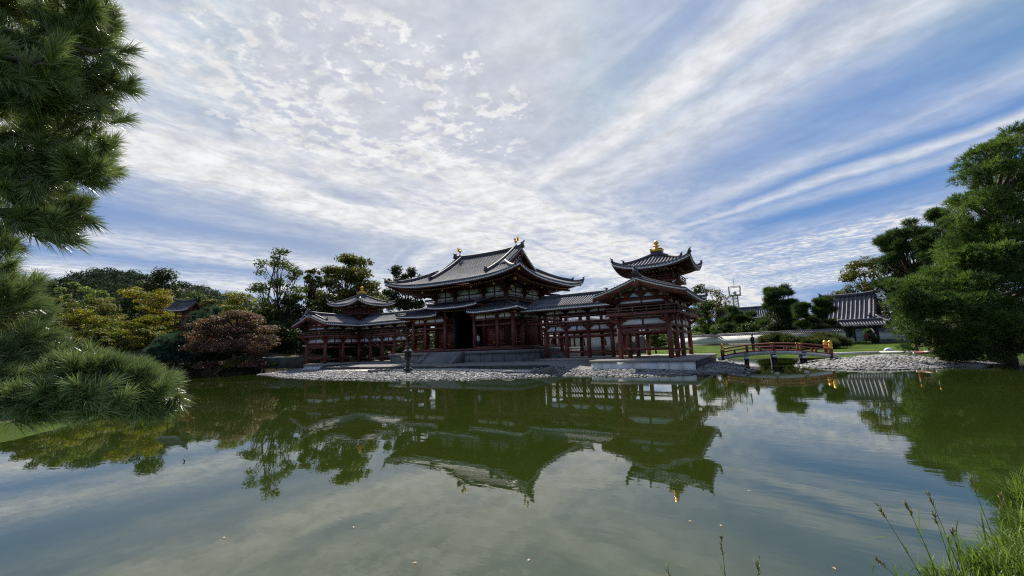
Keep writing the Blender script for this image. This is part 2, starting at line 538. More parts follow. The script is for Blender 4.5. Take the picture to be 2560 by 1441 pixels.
def poly_sd(x, y, poly):
    """signed distance, positive inside"""
    pts = np.array(poly, float)
    d2 = np.full(x.shape, 1e18)
    ins = np.zeros(x.shape, bool)
    for i in range(len(pts)):
        a, b = pts[i], pts[(i+1) % len(pts)]
        e = b-a
        t = np.clip(((x-a[0])*e[0]+(y-a[1])*e[1])/(e@e), 0, 1)
        d2 = np.minimum(d2, (x-a[0]-t*e[0])**2+(y-a[1]-t*e[1])**2)
        if a[1] != b[1]:
            c = ((a[1] > y) != (b[1] > y)) & (x < (b[0]-a[0])*(y-a[1])/(b[1]-a[1])+a[0])
            ins ^= c
    return np.where(ins, 1, -1)*np.sqrt(d2)


def sstep(a, b, t):
    t = np.clip((t-a)/(b-a), 0, 1)
    return t*t*(3-2*t)


BELL_D = 74.0
BELL = P(458, 826, BELL_D)
HILLS = []


def land_height(x, y):
    x, y = np.asarray(x, float), np.asarray(y, float)
    sp, si = poly_sd(x, y, POND), poly_sd(x, y, ISLE)
    land = np.maximum(-sp, si)                       # > 0 on land
    left = sstep(-22, -27, x)*sstep(-17.5, -15.2, y)
    near_left = sstep(8, 0, x)*sstep(-16, -7, x)*sstep(-15.8, -18, y)
    isle = sstep(-0.5, 0.5, si)*sstep(8, 4, y)
    slope = 0.16+left*1.3+near_left*0.95
    level = 0.72+left*1.05+near_left*1.0
    right = sstep(32, 36, x)*sstep(-16, -8, y)
    level = level-0.10*right
    near = sstep(-36, -40, y)*sstep(18, 24, x)
    slope = slope+near*0.25
    h = level*(1-np.exp(-np.maximum(land, 0)*slope/level))
    h = h+sstep(24, 60, y)*0.5
    beach = 0.052*np.clip(land, 0, 9)+0.26*sstep(-13.3, -12.7, y)*sstep(17, 14.5, np.abs(x))+0.1*sstep(-12, -9, y)
    h = h*(1-isle)+np.minimum(beach, .74)*isle
    # the rise that carries the bell tower, and gentle garden ground on the left
    h = h+(BELL[2]-1.9)*np.exp(-(((x-BELL[0])/16)**2+((y-BELL[1])/14)**2))*sstep(0, 5, land)
    h = h+2.2*sstep(-30, -60, x)*sstep(-12, 10, y)
    return np.where(land > 0, h, np.maximum(-1.2, land*0.35))


def graded(a, b, step, lim, grow=1.16):
    c = list(np.arange(a, b+1e-6, step))
    s = step
    lo, hi = [a], [b]
    while lo[-1] > -lim:
        s *= grow
        lo.append(lo[-1]-s)
    s = step
    while hi[-1] < lim:
        s *= grow
        hi.append(hi[-1]+s)
    return np.array(lo[:0:-1]+c+hi[1:])


def ground_material():
    mt = bpy.data.materials.new('ground')
    mt.use_nodes = True
    N = Nodes(mt.node_tree)
    out = N.new('ShaderNodeOutputMaterial')
    b = N.new('ShaderNodeBsdfPrincipled')
    b.inputs['Roughness'].default_value = 0.95
    b.inputs['Specular IOR Level'].default_value = 0.04
    co = N.new('ShaderNodeTexCoord').outputs['Object']
    at = N.new('ShaderNodeAttribute', attribute_name='gravel')
    g = N.mix(N.ramp(N.noise(co, 0.45, 5.0, 0.6), 0.35, 0.65), (0.030, 0.056, 0.008), (0.068, 0.112, 0.013))
    g = N.mix(N.ramp(N.noise(co, 14.0, 3.0, 0.6), 0.3, 0.7, 0.0, 0.5), g, (0.035, 0.055, 0.012))
    s = N.mix(N.ramp(N.noise(co, 5.0, 5.0, 0.7), 0.3, 0.7), (0.14, 0.135, 0.125), (0.24, 0.235, 0.22))
    e = N.mix(N.ramp(N.noise(co, 2.0, 4.0), 0.3, 0.7), (0.035, 0.030, 0.02), (0.07, 0.06, 0.035))
    at2 = N.new('ShaderNodeAttribute', attribute_name='soil')
    c = N.mix(at.outputs['Fac'], g, s)
    c = N.mix(at2.outputs['Fac'], c, e)
    N.put(b.inputs['Base Color'], c)
    bp = N.new('ShaderNodeBump')
    bp.inputs['Strength'].default_value = 0.6
    bp.inputs['Distance'].default_value = 0.08
    N.put(bp.inputs['Height'], N.noise(co, 9.0, 4.0, 0.65))
    N.put(b.inputs['Normal'], bp.outputs[0])
    N.t.links.new(b.outputs[0], out.inputs[0])
    return mt


def build_ground():
    xs, ys = graded(-50, 54, 0.45, 1600), graded(-47, 24, 0.45, 1600)
    X, Y = np.meshgrid(xs, ys, indexing='ij')
    Z = land_height(X, Y)
    b = MB().grid(np.stack([X, Y, Z], -1))
    o = b.build('ground', ground_material(), smooth=True)
    tag(o, kind='structure')
    isl = sstep(-0.5, 0.3, poly_sd(X, Y, ISLE))*sstep(14, 8, Y+0*X)
    spit = sstep(4.4, 2.6, Y-0.0*X)*sstep(31, 31.6, X)*sstep(42.6, 41.8, X)*sstep(-11, -10, Y)
    grav = np.maximum(isl, spit)
    land = np.maximum(-poly_sd(X, Y, POND), poly_sd(X, Y, ISLE))
    soil = sstep(2.2, 1.0, land)*sstep(-22, -27, X)*sstep(-17.6, -15.4, Y)
    soil = np.maximum(soil, sstep(-27, -33, X)*sstep(-13, -10.5, Y)*sstep(90, 60, np.hypot(X, Y)))
    soil = np.maximum(soil, sstep(-9, -14, X)*sstep(-16, -17.5, Y)*sstep(-80, -60, X))
    for nm, arr in (('gravel', grav), ('soil', soil)):
        at = o.data.attributes.new(nm, 'FLOAT', 'POINT')
        at.data.foreach_set('value', arr.astype(np.float32).ravel())


def build_water():
    mt = bpy.data.materials.new('pond_water')
    mt.use_nodes = True
    N = Nodes(mt.node_tree)
    out = N.new('ShaderNodeOutputMaterial')
    b = N.new('ShaderNodeBsdfPrincipled')
    co = N.new('ShaderNodeTexCoord').outputs['Object']
    c = N.mix(N.ramp(N.noise(co, 0.09, 3.0), 0.3, 0.7), (0.0150, 0.0245, 0.0040), (0.019, 0.0295, 0.0050))
    N.put(b.inputs['Base Color'], c)
    b.inputs['Roughness'].default_value = 0.015
    b.inputs['IOR'].default_value = 2.0
    mp = N.new('ShaderNodeMapping')
    mp.inputs['Rotation'].default_value = (0, 0, YAW*-1)
    mp.inputs['Scale'].default_value = (0.55, 1.6, 1)
    N.put(mp.inputs[0], co)
    n1 = N.noise(mp.outputs[0], 1.5, 3.0, 0.5)
    n2 = N.noise(mp.outputs[0], 5.0, 2.0, 0.5)
    patch = N.ramp(N.noise(co, 0.07, 2.0), 0.35, 0.65, 0.35, 1.0)
    h = N.m('MULTIPLY', N.m('ADD', n1, N.m('MULTIPLY', n2, 0.22)), patch)
    bp = N.new('ShaderNodeBump')
    bp.inputs['Strength'].default_value = 1.0
    bp.inputs['Distance'].default_value = 0.0017
    N.put(bp.inputs['Height'], h)
    N.put(b.inputs['Normal'], bp.outputs[0])
    N.t.links.new(b.outputs[0], out.inputs[0])
    o = MB().add([(-60, -50, 0), (60, -50, 0), (60, 24, 0), (-60, 24, 0)], [(0, 1, 2, 3)]).build('pond_water', mt)
    tag(o, kind='structure')


def ico():
    t = (1+5**.5)/2
    v = np.array([(-1, t, 0), (1, t, 0), (-1, -t, 0), (1, -t, 0), (0, -1, t), (0, 1, t), (0, -1, -t), (0, 1, -t), (t, 0, -1), (t, 0, 1), (-t, 0, -1), (-t, 0, 1)], float)
    v /= np.linalg.norm(v[0])
    f = np.array([(0, 11, 5), (0, 5, 1), (0, 1, 7), (0, 7, 10), (0, 10, 11), (1, 5, 9), (5, 11, 4), (11, 10, 2), (10, 7, 6), (7, 1, 8), (3, 9, 4), (3, 4, 2), (3, 2, 6), (3, 6, 8), (3, 8, 9), (4, 9, 5), (2, 4, 11), (6, 2, 10), (8, 6, 7), (9, 8, 1)])
    return v, f


def stones(n, pts, size, rng):
    """n flattened rough cobbles at pts (n,3)"""
    v, f = ico()
    n = len(pts)
    s = size*rng.uniform(0.55, 1.35, (n, 1))*np.stack([rng.uniform(.8, 1.3, n), rng.uniform(.7, 1.0, n), rng.uniform(.35, .6, n)], 1)
    a = rng.uniform(0, 6.28, n)
    V = v[None]*rng.uniform(0.82, 1.15, (n, 12, 1))*s[:, None, :]
    tilt = rng.normal(0, .22, (n, 1))
    V[:, :, 2] += V[:, :, 0]*tilt
    ca, sa = np.cos(a)[:, None], np.sin(a)[:, None]
    V = np.stack([V[:, :, 0]*ca-V[:, :, 1]*sa, V[:, :, 0]*sa+V[:, :, 1]*ca, V[:, :, 2]], -1)+pts[:, None, :]
    F = f[None]+(np.arange(n)*12)[:, None, None]
    return V.reshape(-1, 3), F.reshape(-1, 3)


def build_beach():
    rng = np.random.default_rng(5)
    def scatter(n, x0, x1, y0, y1, keep):
        x, y = rng.uniform(x0, x1, n), rng.uniform(y0, y1, n)
        k = keep(x, y)
        return x[k], y[k]
    # in front of the hall
    def front(x, y):
        d = poly_sd(x, y, ISLE)
        edge = -13.2-1.2*np.exp(-((x-2)/9)**2)+1.6*np.sin(x*.35)*.3
        wing = (np.abs(x) > 17.0) & (np.abs(x) < 25.9) & (y > -11.6)
        return (d > -0.75) & ((y < edge) | (np.abs(x) > 13)) & ~wing & (y < -9.0) & ~((np.abs(x) < 20) & (y > -11.5)) | (d > -0.6) & (x > 25.6) & (y < 4) & (d < 3)
    x, y = scatter(46000, -27, 29, -21.5, 4, front)
    z = land_height(x, y)
    V, F = stones(len(x), np.stack([x, y, np.maximum(z, -0.03)+0.02], 1), 0.115, rng)
    tag(MB().add(V, F).build('cobble_beach', PEBBLE), 'grey cobble shore in front of the red hall', kind='stuff')
    # the spit beyond the bridge
    def spit(x, y):
        d = -poly_sd(x, y, POND)
        return (d > -0.7) & (x > 31.4) & (y < 2.0+0.0*x) & (y > -10.5) & (x < 42.5)
    x, y = scatter(14000, 31, 43, -10.5, 2.5, spit)
    z = land_height(x, y)
    V, F = stones(len(x), np.stack([x, y, np.maximum(z, -0.03)+0.02], 1), 0.135, rng)
    tag(MB().add(V, F).build('cobble_spit', PEBBLE), 'grey cobble spit right of the arched bridge', kind='stuff')


build_ground()
build_water()
build_beach()
# ---------------------------------------------------------------- tiled roofs
def rise(H, L, c=0.3):
    return lambda d: H*((1-c)*(d/L)+c*(d/L)**2)


def slope_xy(O, e, n, u, d):
    return np.array([O[0]+e[0]*u+n[0]*d, O[1]+e[1]*u+n[1]*d])


def slope(b, O, e, n, u0, u1, dmin, dmax, zf, sp=0.30, r=0.088, nd=10, cap=True, ribs=True):
    """tile sheet with round cover-tile rows running down it. u along the eave, d inward from the eave"""
    cnt = max(2, int(round((u1-u0)/sp)))
    us = np.linspace(u0, u1, cnt+1)
    G = []
    for u in us:
        ds = np.linspace(dmin(u), max(dmin(u)+1e-3, dmax(u)), nd)
        G.append([(*slope_xy(O, e, n, u, d), zf(u, d)) for d in ds])
    b.grid(np.array(G))
    if not ribs:
        return
    ang = np.linspace(-0.35, math.pi+0.35, 7)
    for u in (us[:-1]+us[1:])/2:
        a0, a1 = dmin(u), dmax(u)
        if a1-a0 < 0.15:
            continue
        ds = np.linspace(a0-0.03, a1, nd)
        p = np.array([(*slope_xy(O, e, n, u, d), zf(u, max(d, 0))) for d in ds])
        t = np.gradient(p, axis=0)
        t /= np.linalg.norm(t, axis=1)[:, None]
        side = np.array([e[0], e[1], (zf(u+.05, (a0+a1)/2)-zf(u-.05, (a0+a1)/2))/.1])
        side /= np.linalg.norm(side)
        nrm = np.cross(np.broadcast_to(side, t.shape), t)
        nrm *= np.sign(nrm[:, 2:3])
        V = p[:, None]+0.35*r*nrm[:, None]+r*(np.cos(ang)[None, :, None]*side+np.sin(ang)[None, :, None]*nrm[:, None])
        m, k = V.shape[:2]
        base = b.n
        b.grid(V)
        b.f.append((np.array([list(range(k))])+base, 0))
        if cap:                                   # round end tile at the eave
            c = p[0]+nrm[0]*0.0
            aa = np.linspace(0, 2*math.pi, 9)[:-1]
            ring = [c+1.2*r*(math.cos(q)*side+math.sin(q)*np.array([0, 0, 1.0])) for q in aa]
            outer = [q-np.array([n[0], n[1], 0])*0.05 for q in ring]
            b.add(outer+ring, [tuple(range(8))]+[(i, (i+1) % 8, 8+(i+1) % 8, 8+i) for i in range(8)])


def eave_trim(b, O, e, n, u0, u1, zf, dmax, wood=0, tip=1, white=2, rows=2, sp=0.30, reach=2.6, thick=0.10, full=True):
    """white eave board, soffit, and rows of rafters with ochre tips (materials: wood, tip, white)"""
    us = np.linspace(u0, u1, max(8, int((u1-u0)/0.5)))
    e3 = np.array([e[0], e[1], 0.0])
    n3 = np.array([n[0], n[1], 0.0])

    def at(u, d, dz):
        return np.array([*slope_xy(O, e, n, u, d), zf(u, 0)+dz])
    for (d0, d1, za, zb, mi) in ((-0.03, 0.10, -thick-0.10, -thick+0.065, white), (0.03, 0.16, -thick-0.21, -thick-0.102, wood)):
        L = []
        for u in us:
            L.append([at(u, d0, za), at(u, d0, zb), at(u, d1, zb), at(u, d1, za), at(u, d0, za)])
        b.grid(np.array(L), mi)
    # soffit boards
    S = []
    for u in us:
        dm = max(0.12, min(reach, dmax(u)))
        S.append([at(u, d, -thick-0.06+0.13*d) for d in np.linspace(0.06, dm, 4)])
    b.grid(np.array(S), wood, flip=True)
    cnt = max(2, int(round((u1-u0)/sp)))
    us = np.linspace(u0, u1, cnt+1)
    us = (us[:-1]+us[1:])/2
    for row in range(rows):
        dz = -thick-0.26-0.20*row if row else -thick-0.16
        s0 = 0.14+row*0.95
        s1 = (1.15 if row == 0 and rows > 1 else reach)
        for u in us:
            dm = min(s1, dmax(u)-0.05)
            if dm < s0+0.12:
                continue
            b.bar(at(u, s0, dz+0.13*s0), at(u, dm, dz+0.13*dm), 0.105, 0.12, mi=wood)
            c = at(u, s0, dz+0.13*s0)
            b.bar(c-n3*0.02, c+n3*0.001, 0.09, 0.105, mi=tip)


def ornament(b, p, d, s=0.35, horn=True):
    """demon-tile block that closes a ridge at p, facing the level direction d"""
    d = nv((d[0], d[1], 0))
    a = np.array([d[1], -d[0], 0])
    z = np.array([0, 0, 1.0])
    poly = [(-.62, -.35), (-.72, .1), (-.42, .55), (-.48, .95), (-.22, .86), (0, 1.08), (.22, .86), (.48, .95), (.42, .55), (.72, .1), (.62, -.35)]
    b.prism([(x*s, y*s) for x, y in poly], np.asarray(p)-d*0.04, a, z, d, 0.16*(s/.35))
    if horn:
        q = np.asarray(p)+z*s*0.85
        b.tube([q-d*0.1, q+d*0.08+z*0.03, q+d*0.28*s/.35+z*0.15*s/.35], [0.065*s/.35, 0.065*s/.35, 0.07*s/.35], 8)


def verge_tiles(b, pts, d, r=0.07, ln=0.42, step=0.27):
    """short cover tiles laid crosswise along a gable edge, their round ends facing d"""
    pts = np.asarray(pts, float)
    seg = np.linalg.norm(np.diff(pts, axis=0), axis=1)
    s = np.concatenate([[0], np.cumsum(seg)])
    d = nv((d[0], d[1], -0.12))
    for q in np.arange(step/2, s[-1], step):
        p = np.array([np.interp(q, s, pts[:, k]) for k in range(3)])
        b.tube([p-d*ln, p+d*0.03], r, 8)


def pillar_mesh(h, r, n=12):
    return MB().lathe([(r, 0), (r, h*0.6), (r*0.97, h)], n=n)


def bracket(b, c, a, w=0.62, h=0.44, t=0.22, mi=0):
    """cloud-shaped bearing block under a beam: centre-bottom c, spreading along the level direction a"""
    a = nv((a[0], a[1], 0))
    k = np.array([-a[1], a[0], 0])
    half = [(.22, 0), (.30, .12), (.30, .26), (.52, .34), (.62, .55), (.88, .62), (1.0, .80), (1.0, 1.0)]
    poly = [(x*w, y*h) for x, y in half]+[(-x*w, y*h) for x, y in half[::-1]]
    b.prism(poly, np.asarray(c)-k*t/2, a, (0, 0, 1), k, t, mi)


# ---------------------------------------------------------------- the main hall
def rail_line(b, pts, z, h=0.42, post=1.0, w=0.07, mi=0):
    """low balustrade: bottom, middle and round top rail with posts along the corners pts (x, y)"""
    for p, q in zip(pts[:-1], pts[1:]):
        p, q = np.array(p, float), np.array(q, float)
        L = np.linalg.norm(q-p)
        d = (q-p)/L
        for zz, ww, ex in ((z+0.05, w, .0), (z+h*0.55, w*0.8, .0), (z+h, w*1.05, 0.22)):
            b.bar((*(p-d*ex), zz), (*(q+d*ex), zz), ww, ww, mi=mi)
        for s in np.linspace(0, L, max(2, int(round(L/post))+1)):
            c = p+d*s
            b.box(c[0]-w/2, c[0]+w/2, c[1]-w/2, c[1]+w/2, z, z+h-0.02, mi)


def phoenix(parent, x, face):
    """gilt bird standing on the end of the ridge, facing +-x"""
    b = MB()
    z0 = 14.62
    def q(a, c, h):
        return (x+face*a, c, z0+h)
    for s in (-1, 1):
        b.tube([q(0.0, s*.06, -.05), q(0.02, s*.06, .18), q(-0.03, s*.07, .33)], [.022, .026, .04], 6)
    b.tube([q(.03, 0, .24), q(.10, 0, .33), q(.06, 0, .44), q(-.08, 0, .47), q(-.20, 0, .50)], [.05, .12, .14, .11, .05], 10)
    b.tube([q(.10, 0, .40), q(.20, 0, .52), q(.17, 0, .66), q(.21, 0, .76)], [.09, .055, .045, .05], 8)
    b.tube([q(.17, 0, .75), q(.24, 0, .77), q(.33, 0, .73)], [.05, .052, .008], 8)
    b.tube([q(.20, 0, .80), q(.16, 0, .88), q(.10, 0, .87)], [.03, .025, .006], 6)
    for s in (-1, 1):                                    # raised wings
        for i, (a, hh) in enumerate(((.10, .82), (.0, .86), (-.10, .82), (-.2, .74))):
            b.tube([q(.02, s*.08, .44), q((a+.02)/2, s*.26, .60), q(a, s*.34, hh)], [.03, .055, .008], 6)
    for i, (a, hh) in enumerate(((-.28, .98), (-.40, .92), (-.48, .78), (-.50, .62), (-.20, .94))):     # tail plumes
        b.tube([q(-.14, (i-2)*.02, .46), q(-.14+(a+.14)*.55, (i-2)*.05, .46+(hh-.46)*.62), q(a, (i-2)*.07, hh), q(a-.07, (i-2)*.08, hh+.03)], [.04, .05, .04, .008], 6)
    o = b.build('phoenix', GOLD, parent, smooth=True)
    o['label'] = 'gilt bird with raised tail on the ridge'
    MB().lathe([(.20, 0), (.20, .12), (.12, .16), (.12, .22)], (x, 0, z0-.24), 12).build('pedestal', TILE_D, o)
    return o


def build_hall():
    T = thing('temple_hall', 'large central red hall with sweeping grey tiled hip-and-gable roof and two gilt birds', 'temple hall', (0, 0, 0.75))
    T.location = (0, 0, 0)
    Ex, Ey, ze, Hh = 9.57, 8.25, 9.50, 4.42
    rs = rise(Hh, Ey, 0.30)
    GX, VX = 4.60, 5.10

    def up(s, d):
        s = min(1.0, abs(s))
        return 0.97*s**3.2*max(0.0, 1-d/5.0)**2

    def zf_front(u, d):
        ridge_lift = 0.28*min(1.0, abs(u)/5.2)**3*(d/Ey)**2
        return ze+rs(d)+up(u/Ex, d)+ridge_lift

    def zf_side(u, d):
        return ze+rs(d)+up(u/Ey, d)
    # tile surface
    b = MB()
    for sg in (-1, 1):
        e, n = (1, 0), (0, -sg)
        O = (0, sg*Ey)
        slope(b, O, e, n, -VX, VX, lambda u: 0, lambda u: Ey, zf_front, nd=14)
        for s in (-1, 1):
            lo, hi = (VX, Ex) if s > 0 else (-Ex, -VX)
            slope(b, O, e, n, lo, hi, lambda u: 0, lambda u: max(0, Ex-abs(u)), zf_front, nd=7)
        slope(b, (sg*Ex, 0), (0, 1), (-sg, 0), -Ey, Ey, lambda u: 0, lambda u: min(Ex-GX, Ey-abs(u)), zf_side, nd=8)
    roof = b.build('roof', TILE, T)
    # ridges
    b = MB()
    xs = np.linspace(-5.15, 5.15, 25)
    b.sweep([(x, 0, ze+Hh-.06+0.30*(abs(x)/5.15)**3) for x in xs], 0.46, 0.50)
    for s in (-1, 1):
        ornament(b, (s*5.15, 0, ze+Hh+.42), (s, 0), 0.50)
    b.build('main_ridge', TILE_D, roof)
    for sx in (-1, 1):
        for sy in (-1, 1):
            b = MB()
            ys = np.linspace(0.15, 6.25, 16)
            pts = [(sx*4.06, sy*y, zf_front(4.06, Ey-y)+.03) for y in ys]
            b.sweep(pts, 0.34, 0.42)
            ornament(b, (sx*4.06, sy*6.25, zf_front(4.06, Ey-6.25)+.28), (0, sy), 0.34)
            b.build('descending_ridge', TILE_D, roof)
            b = MB()
            k = np.linspace(0, 1, 18)
            hip = [(sx*(Ex-(1-t)*(Ex-5.0)), sy*(Ey-(1-t)*(Ex-5.0)), zf_front(Ex-(1-t)*(Ex-5.0), (1-t)*(Ex-5.0))+.02) for t in k]
            b.sweep(hip[:14], 0.34, 0.42)
            b.sweep(hip[13:], 0.30, np.linspace(.24, .34, 5))
            ornament(b, np.array(hip[13])+(0, 0, .26), (sx, sy), 0.30)
            ornament(b, np.array(hip[17])+(0, 0, .22), (sx, sy), 0.28)
            b.build('hip_ridge', TILE_D, roof)
        # gable: verge tiles, barge boards, wall
        b = MB()
        for sy in (-1, 1):
            vp = [(sx*VX, sy*y, zf_front(VX, Ey-y)+.05) for y in np.linspace(0.1, 3.9, 14)]
            verge_tiles(b, vp, (sx, 0))
            b.sweep([(sx*(VX-.62), p[1], p[2]-.02) for p in vp], 0.16, 0.16)
        # curled tile edge where the verge meets the side slope
            b.tube([(sx*(GX-.35), sy*4.0, zf_front(4.2, Ey-4.0)+.10), (sx*(GX+.1), sy*4.12, zf_front(4.6, Ey-4.1)+.16), (sx*(VX+.05), sy*4.15, zf_front(VX, Ey-4.15)+.22)], [.10, .11, .10], 8)
        b.build('verge_tiles', TILE, roof)
        b = MB()
        for sy in (-1, 1):
            L = []
            for y in np.linspace(0.0, 4.3, 14):
                z = zf_front(VX, Ey-y)-.06
                L.append([(sx*(VX-.02), sy*y, z), (sx*(VX-.02), sy*y, z-.42), (sx*(VX-.12), sy*y, z-.42), (sx*(VX-.12), sy*y, z)])
            b.grid(np.array(L), 0)
            L = []
            for y in np.linspace(0.0, 4.3, 14):
                z = zf_front(VX, Ey-y)-.02
                L.append([(sx*(VX+.02), sy*y, z), (sx*(VX+.02), sy*y, z-.10), (sx*(VX-.10), sy*y, z-.10)])
            b.grid(np.array(L), 1)
        z = zf_front(VX, Ey)-.45
        b.prism([(-.34, .1), (-.40, -.25), (-.20, -.55), (0, -.95), (.20, -.55), (.40, -.25), (.34, .1)], (sx*(VX-.01), 0, z), (0, 1, 0), (0, 0, 1), (sx, 0, 0), .06, 0)
        b.build('barge_board', [WOOD_D, EDGE], roof)
        b = MB()
        ys = np.linspace(-4.3, 4.3, 21)
        top = [(y, zf_front(4.5, Ey-abs(y))-.10) for y in ys]
        b.prism([(-4.3, 11.0)]+top+[(4.3, 11.0)], (sx*4.5, 0, 0), (0, 1, 0), (0, 0, 1), (sx, 0, 0), .08, 0)
        b.build('gable_wall', WOOD_D, roof)
    # eaves
    b = MB()
    for sg in (-1, 1):
        eave_trim(b, (0, sg*Ey), (1, 0), (0, -sg), -Ex, Ex, zf_front, lambda u: Ex-abs(u), reach=3.9)
        eave_trim(b, (sg*Ex, 0), (0, 1), (-sg, 0), -Ey, Ey, zf_side, lambda u: Ey-abs(u), reach=3.9)
        for s in (-1, 1):                                # corner rafters with gilt ends
            for dd, dz, sz in ((0.30, -.42, .26), (1.45, -.72, .28), (2.5, -1.05, .28), (3.4, -1.35, .30)):
                c = np.array([s*(Ex-dd), sg*(Ey-dd), zf_front(Ex-.4, 0)*0+ze+.97*max(0.1, 1-dd/3.5)**1.5+dz])
                i = np.array([-s, -sg, .12])/math.sqrt(2)
                b.bar(c, c+i*2.6, .20, .24)
                b.bar(c-i*.05, c-i*.002, .23, .27, mi=1)
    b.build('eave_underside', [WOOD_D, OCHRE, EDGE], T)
    # corbel brackets under the eaves
    cols = [(-5.15, -3.95), (-2.1, -3.95), (2.1, -3.95), (5.15, -3.95), (5.15, 0), (5.15, 3.95), (-5.15, 0), (-5.15, 3.95), (2.1, 3.95), (-2.1, 3.95)]
    for x, y in cols:
        b = MB()
        outs = []
        if abs(y) > 3:
            outs.append((0, math.copysign(1, y)))
        if abs(x) > 5:
            outs.append((math.copysign(1, x), 0))
        for o in outs:
            a = (-o[1], o[0])
            for k in range(3):
                c = np.array([x+o[0]*(0.25+k*.55), y+o[1]*(0.25+k*.55), 8.35+k*.36])
                bracket(b, c, a, w=.62, h=.36, t=.20)
                b.bar((x, y, 8.55+k*.36), (x+o[0]*(.75+k*.55), y+o[1]*(.75+k*.55), 8.55+k*.36), .2, .2)
            p0 = np.array([x+o[0]*.2, y+o[1]*.2, 9.75])
            p1 = np.array([x+o[0]*2.45, y+o[1]*2.45, 9.02])
            b.bar(p0, p1, .20, .24)
            b.bar(p1, p1+nv(p1-p0)*.05, .22, .26, mi=1)
            c = np.array([x+o[0]*1.9, y+o[1]*1.9, 9.28])
            bracket(b, c, a, w=.6, h=.3, t=.2)
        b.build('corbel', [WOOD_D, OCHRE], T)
    # body
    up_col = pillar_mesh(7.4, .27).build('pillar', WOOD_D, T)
    up_col.location = (cols[0][0], cols[0][1], 2.17)
    for x, y in cols[1:]:
        copy_part(up_col, T, (x, y, 2.17))
    # upper wall: white fields between dark frame
    def wall_run(p, q, z0, z1, nfield, name='wall_panel', frame=True, both=False):
        p, q = np.array(p, float), np.array(q, float)
        d = (q-p)/np.linalg.norm(q-p)
        L = np.linalg.norm(q-p)
        b = MB().bar((*(p+d*.22), (z0+z1)/2), (*(q-d*.22), (z0+z1)/2), .10, z1-z0)
        b.build(name, PLASTER, T)
        if frame:
            for i in range(1, nfield):
                c = p+d*L*i/nfield
                MB().bar((*c, z0), (*c, z1), .17, .17).build('strut', WOOD_D, T)
            for z, h in ((z0-.09, .18), (z1+.09, .18), ((z0+z1)/2, .13)):
                MB().bar((*p, z), (*q, z), .22, h).build('wall_beam', WOOD_D, T)
    fr = [(-5.15, -3.95), (-2.1, -3.95), (2.1, -3.95), (5.15, -3.95), (5.15, 0), (5.15, 3.95)]
    for p, q in zip(fr[:-1], fr[1:]):
        wall_run(p, q, 7.86, 9.10, 2)
    for p, q in (((-5.15, 3.95), (-5.15, 0)), ((-5.15, 0), (-5.15, -3.95)), ((5.15, 3.95), (2.1, 3.95)), ((2.1, 3.95), (-2.1, 3.95)), ((-2.1, 3.95), (-5.15, 3.95))):
        wall_run(p, q, 7.86, 9.10, 2)
    b = MB()
    q = [(-5.15, -3.95), (5.15, -3.95), (5.15, 3.95), (-5.15, 3.95), (-5.15, -3.95)]
    for p0, p1 in zip(q[:-1], q[1:]):
        b.bar((*p0, 9.55), (*p1, 9.55), .24, .7)
        b.bar((*p0, 7.60), (*p1, 7.60), .26, .22)
    b.box(-5.0, 5.0, -3.8, 3.8, 9.9, 10.0)
    b.build('upper_beam', WOOD_D, T)
    b = MB()
    b.box(-5.85, 5.85, -4.65, -3.9, 7.42, 7.52).box(-5.85, 5.85, 3.9, 4.65, 7.42, 7.52).box(5.1, 5.85, -3.9, 3.9, 7.42, 7.52).box(-5.85, -5.1, -3.9, 3.9, 7.42, 7.52)
    rail_line(b, [(-5.8, -4.6), (5.8, -4.6), (5.8, 4.6), (-5.8, 4.6), (-5.8, -4.6)], 7.52, .46, 1.3)
    b.build('balustrade', WOOD_G, T)

    # pent roof round the body (mokoshi), with the raised middle in front
    mx, my, mz = 8.62, 7.42, 6.12

    def mup(s, d):
        return 0.26*min(1, abs(s))**3*max(0, 1-d/2.5)**2
    mr = rise(1.30, 3.47, 0.15)
    zfF = lambda u, d: mz+mr(d)+mup(u/mx, d)+(0.15*max(0, 1-abs(abs(u)-2.17)/1.4)**2*max(0, 1-d/2) if abs(u) < 4 else 0)
    zfS = lambda u, d: mz+mr(d)+mup(u/my, d)
    b = MB()
    for s in (-1, 1):
        lo, hi = (2.17, mx) if s > 0 else (-mx, -2.17)
        slope(b, (0, -my), (1, 0), (0, 1), lo, hi, lambda u: 0, lambda u: min(3.42, mx-abs(u)), zfF, nd=7)
        slope(b, (s*mx, 0), (0, 1), (-s, 0), -my, my, lambda u: 0, lambda u: min(3.42, my-abs(u)), zfS, nd=7)
    slope(b, (0, my), (1, 0), (0, -1), -mx, mx, lambda u: 0, lambda u: min(3.42, mx-abs(u)), zfF, nd=7)
    zfC = lambda u, d: 6.90+rise(.85, 3.47, .15)(d)+.21*(abs(u)/3.5)**3*max(0, 1-d/2.5)
    slope(b, (0, -my), (1, 0), (0, 1), -3.5, 3.5, lambda u: 0, lambda u: 3.42, zfC, nd=7)
    pr = b.build('pent_roof', TILE_D, T)
    b = MB()
    for s in (-1, 1):
        b.sweep([(s*3.42, -my+d, zfC(3.42, d)+.02) for d in np.linspace(0, 3.4, 8)], .26, .22)
        ornament(b, (s*3.42, -my+.05, zfC(3.42, 0)+.14), (0, -1), .2, horn=False)
        b.sweep([(s*2.25, -my+d, zfF(2.25, d)+.02) for d in np.linspace(0, 2.2, 6)], .22, .18)
        for sy in (-1, 1):
            b.sweep([(s*(mx-d), sy*(my-d), zfF(mx-d, d)+.02) for d in np.linspace(3.4, 0, 10)], .26, .24)
            ornament(b, (s*mx, sy*my, zfF(mx, 0)+.16), (s, sy), .22)
    b.build('pent_ridge', TILE_D, pr)
    b = MB()
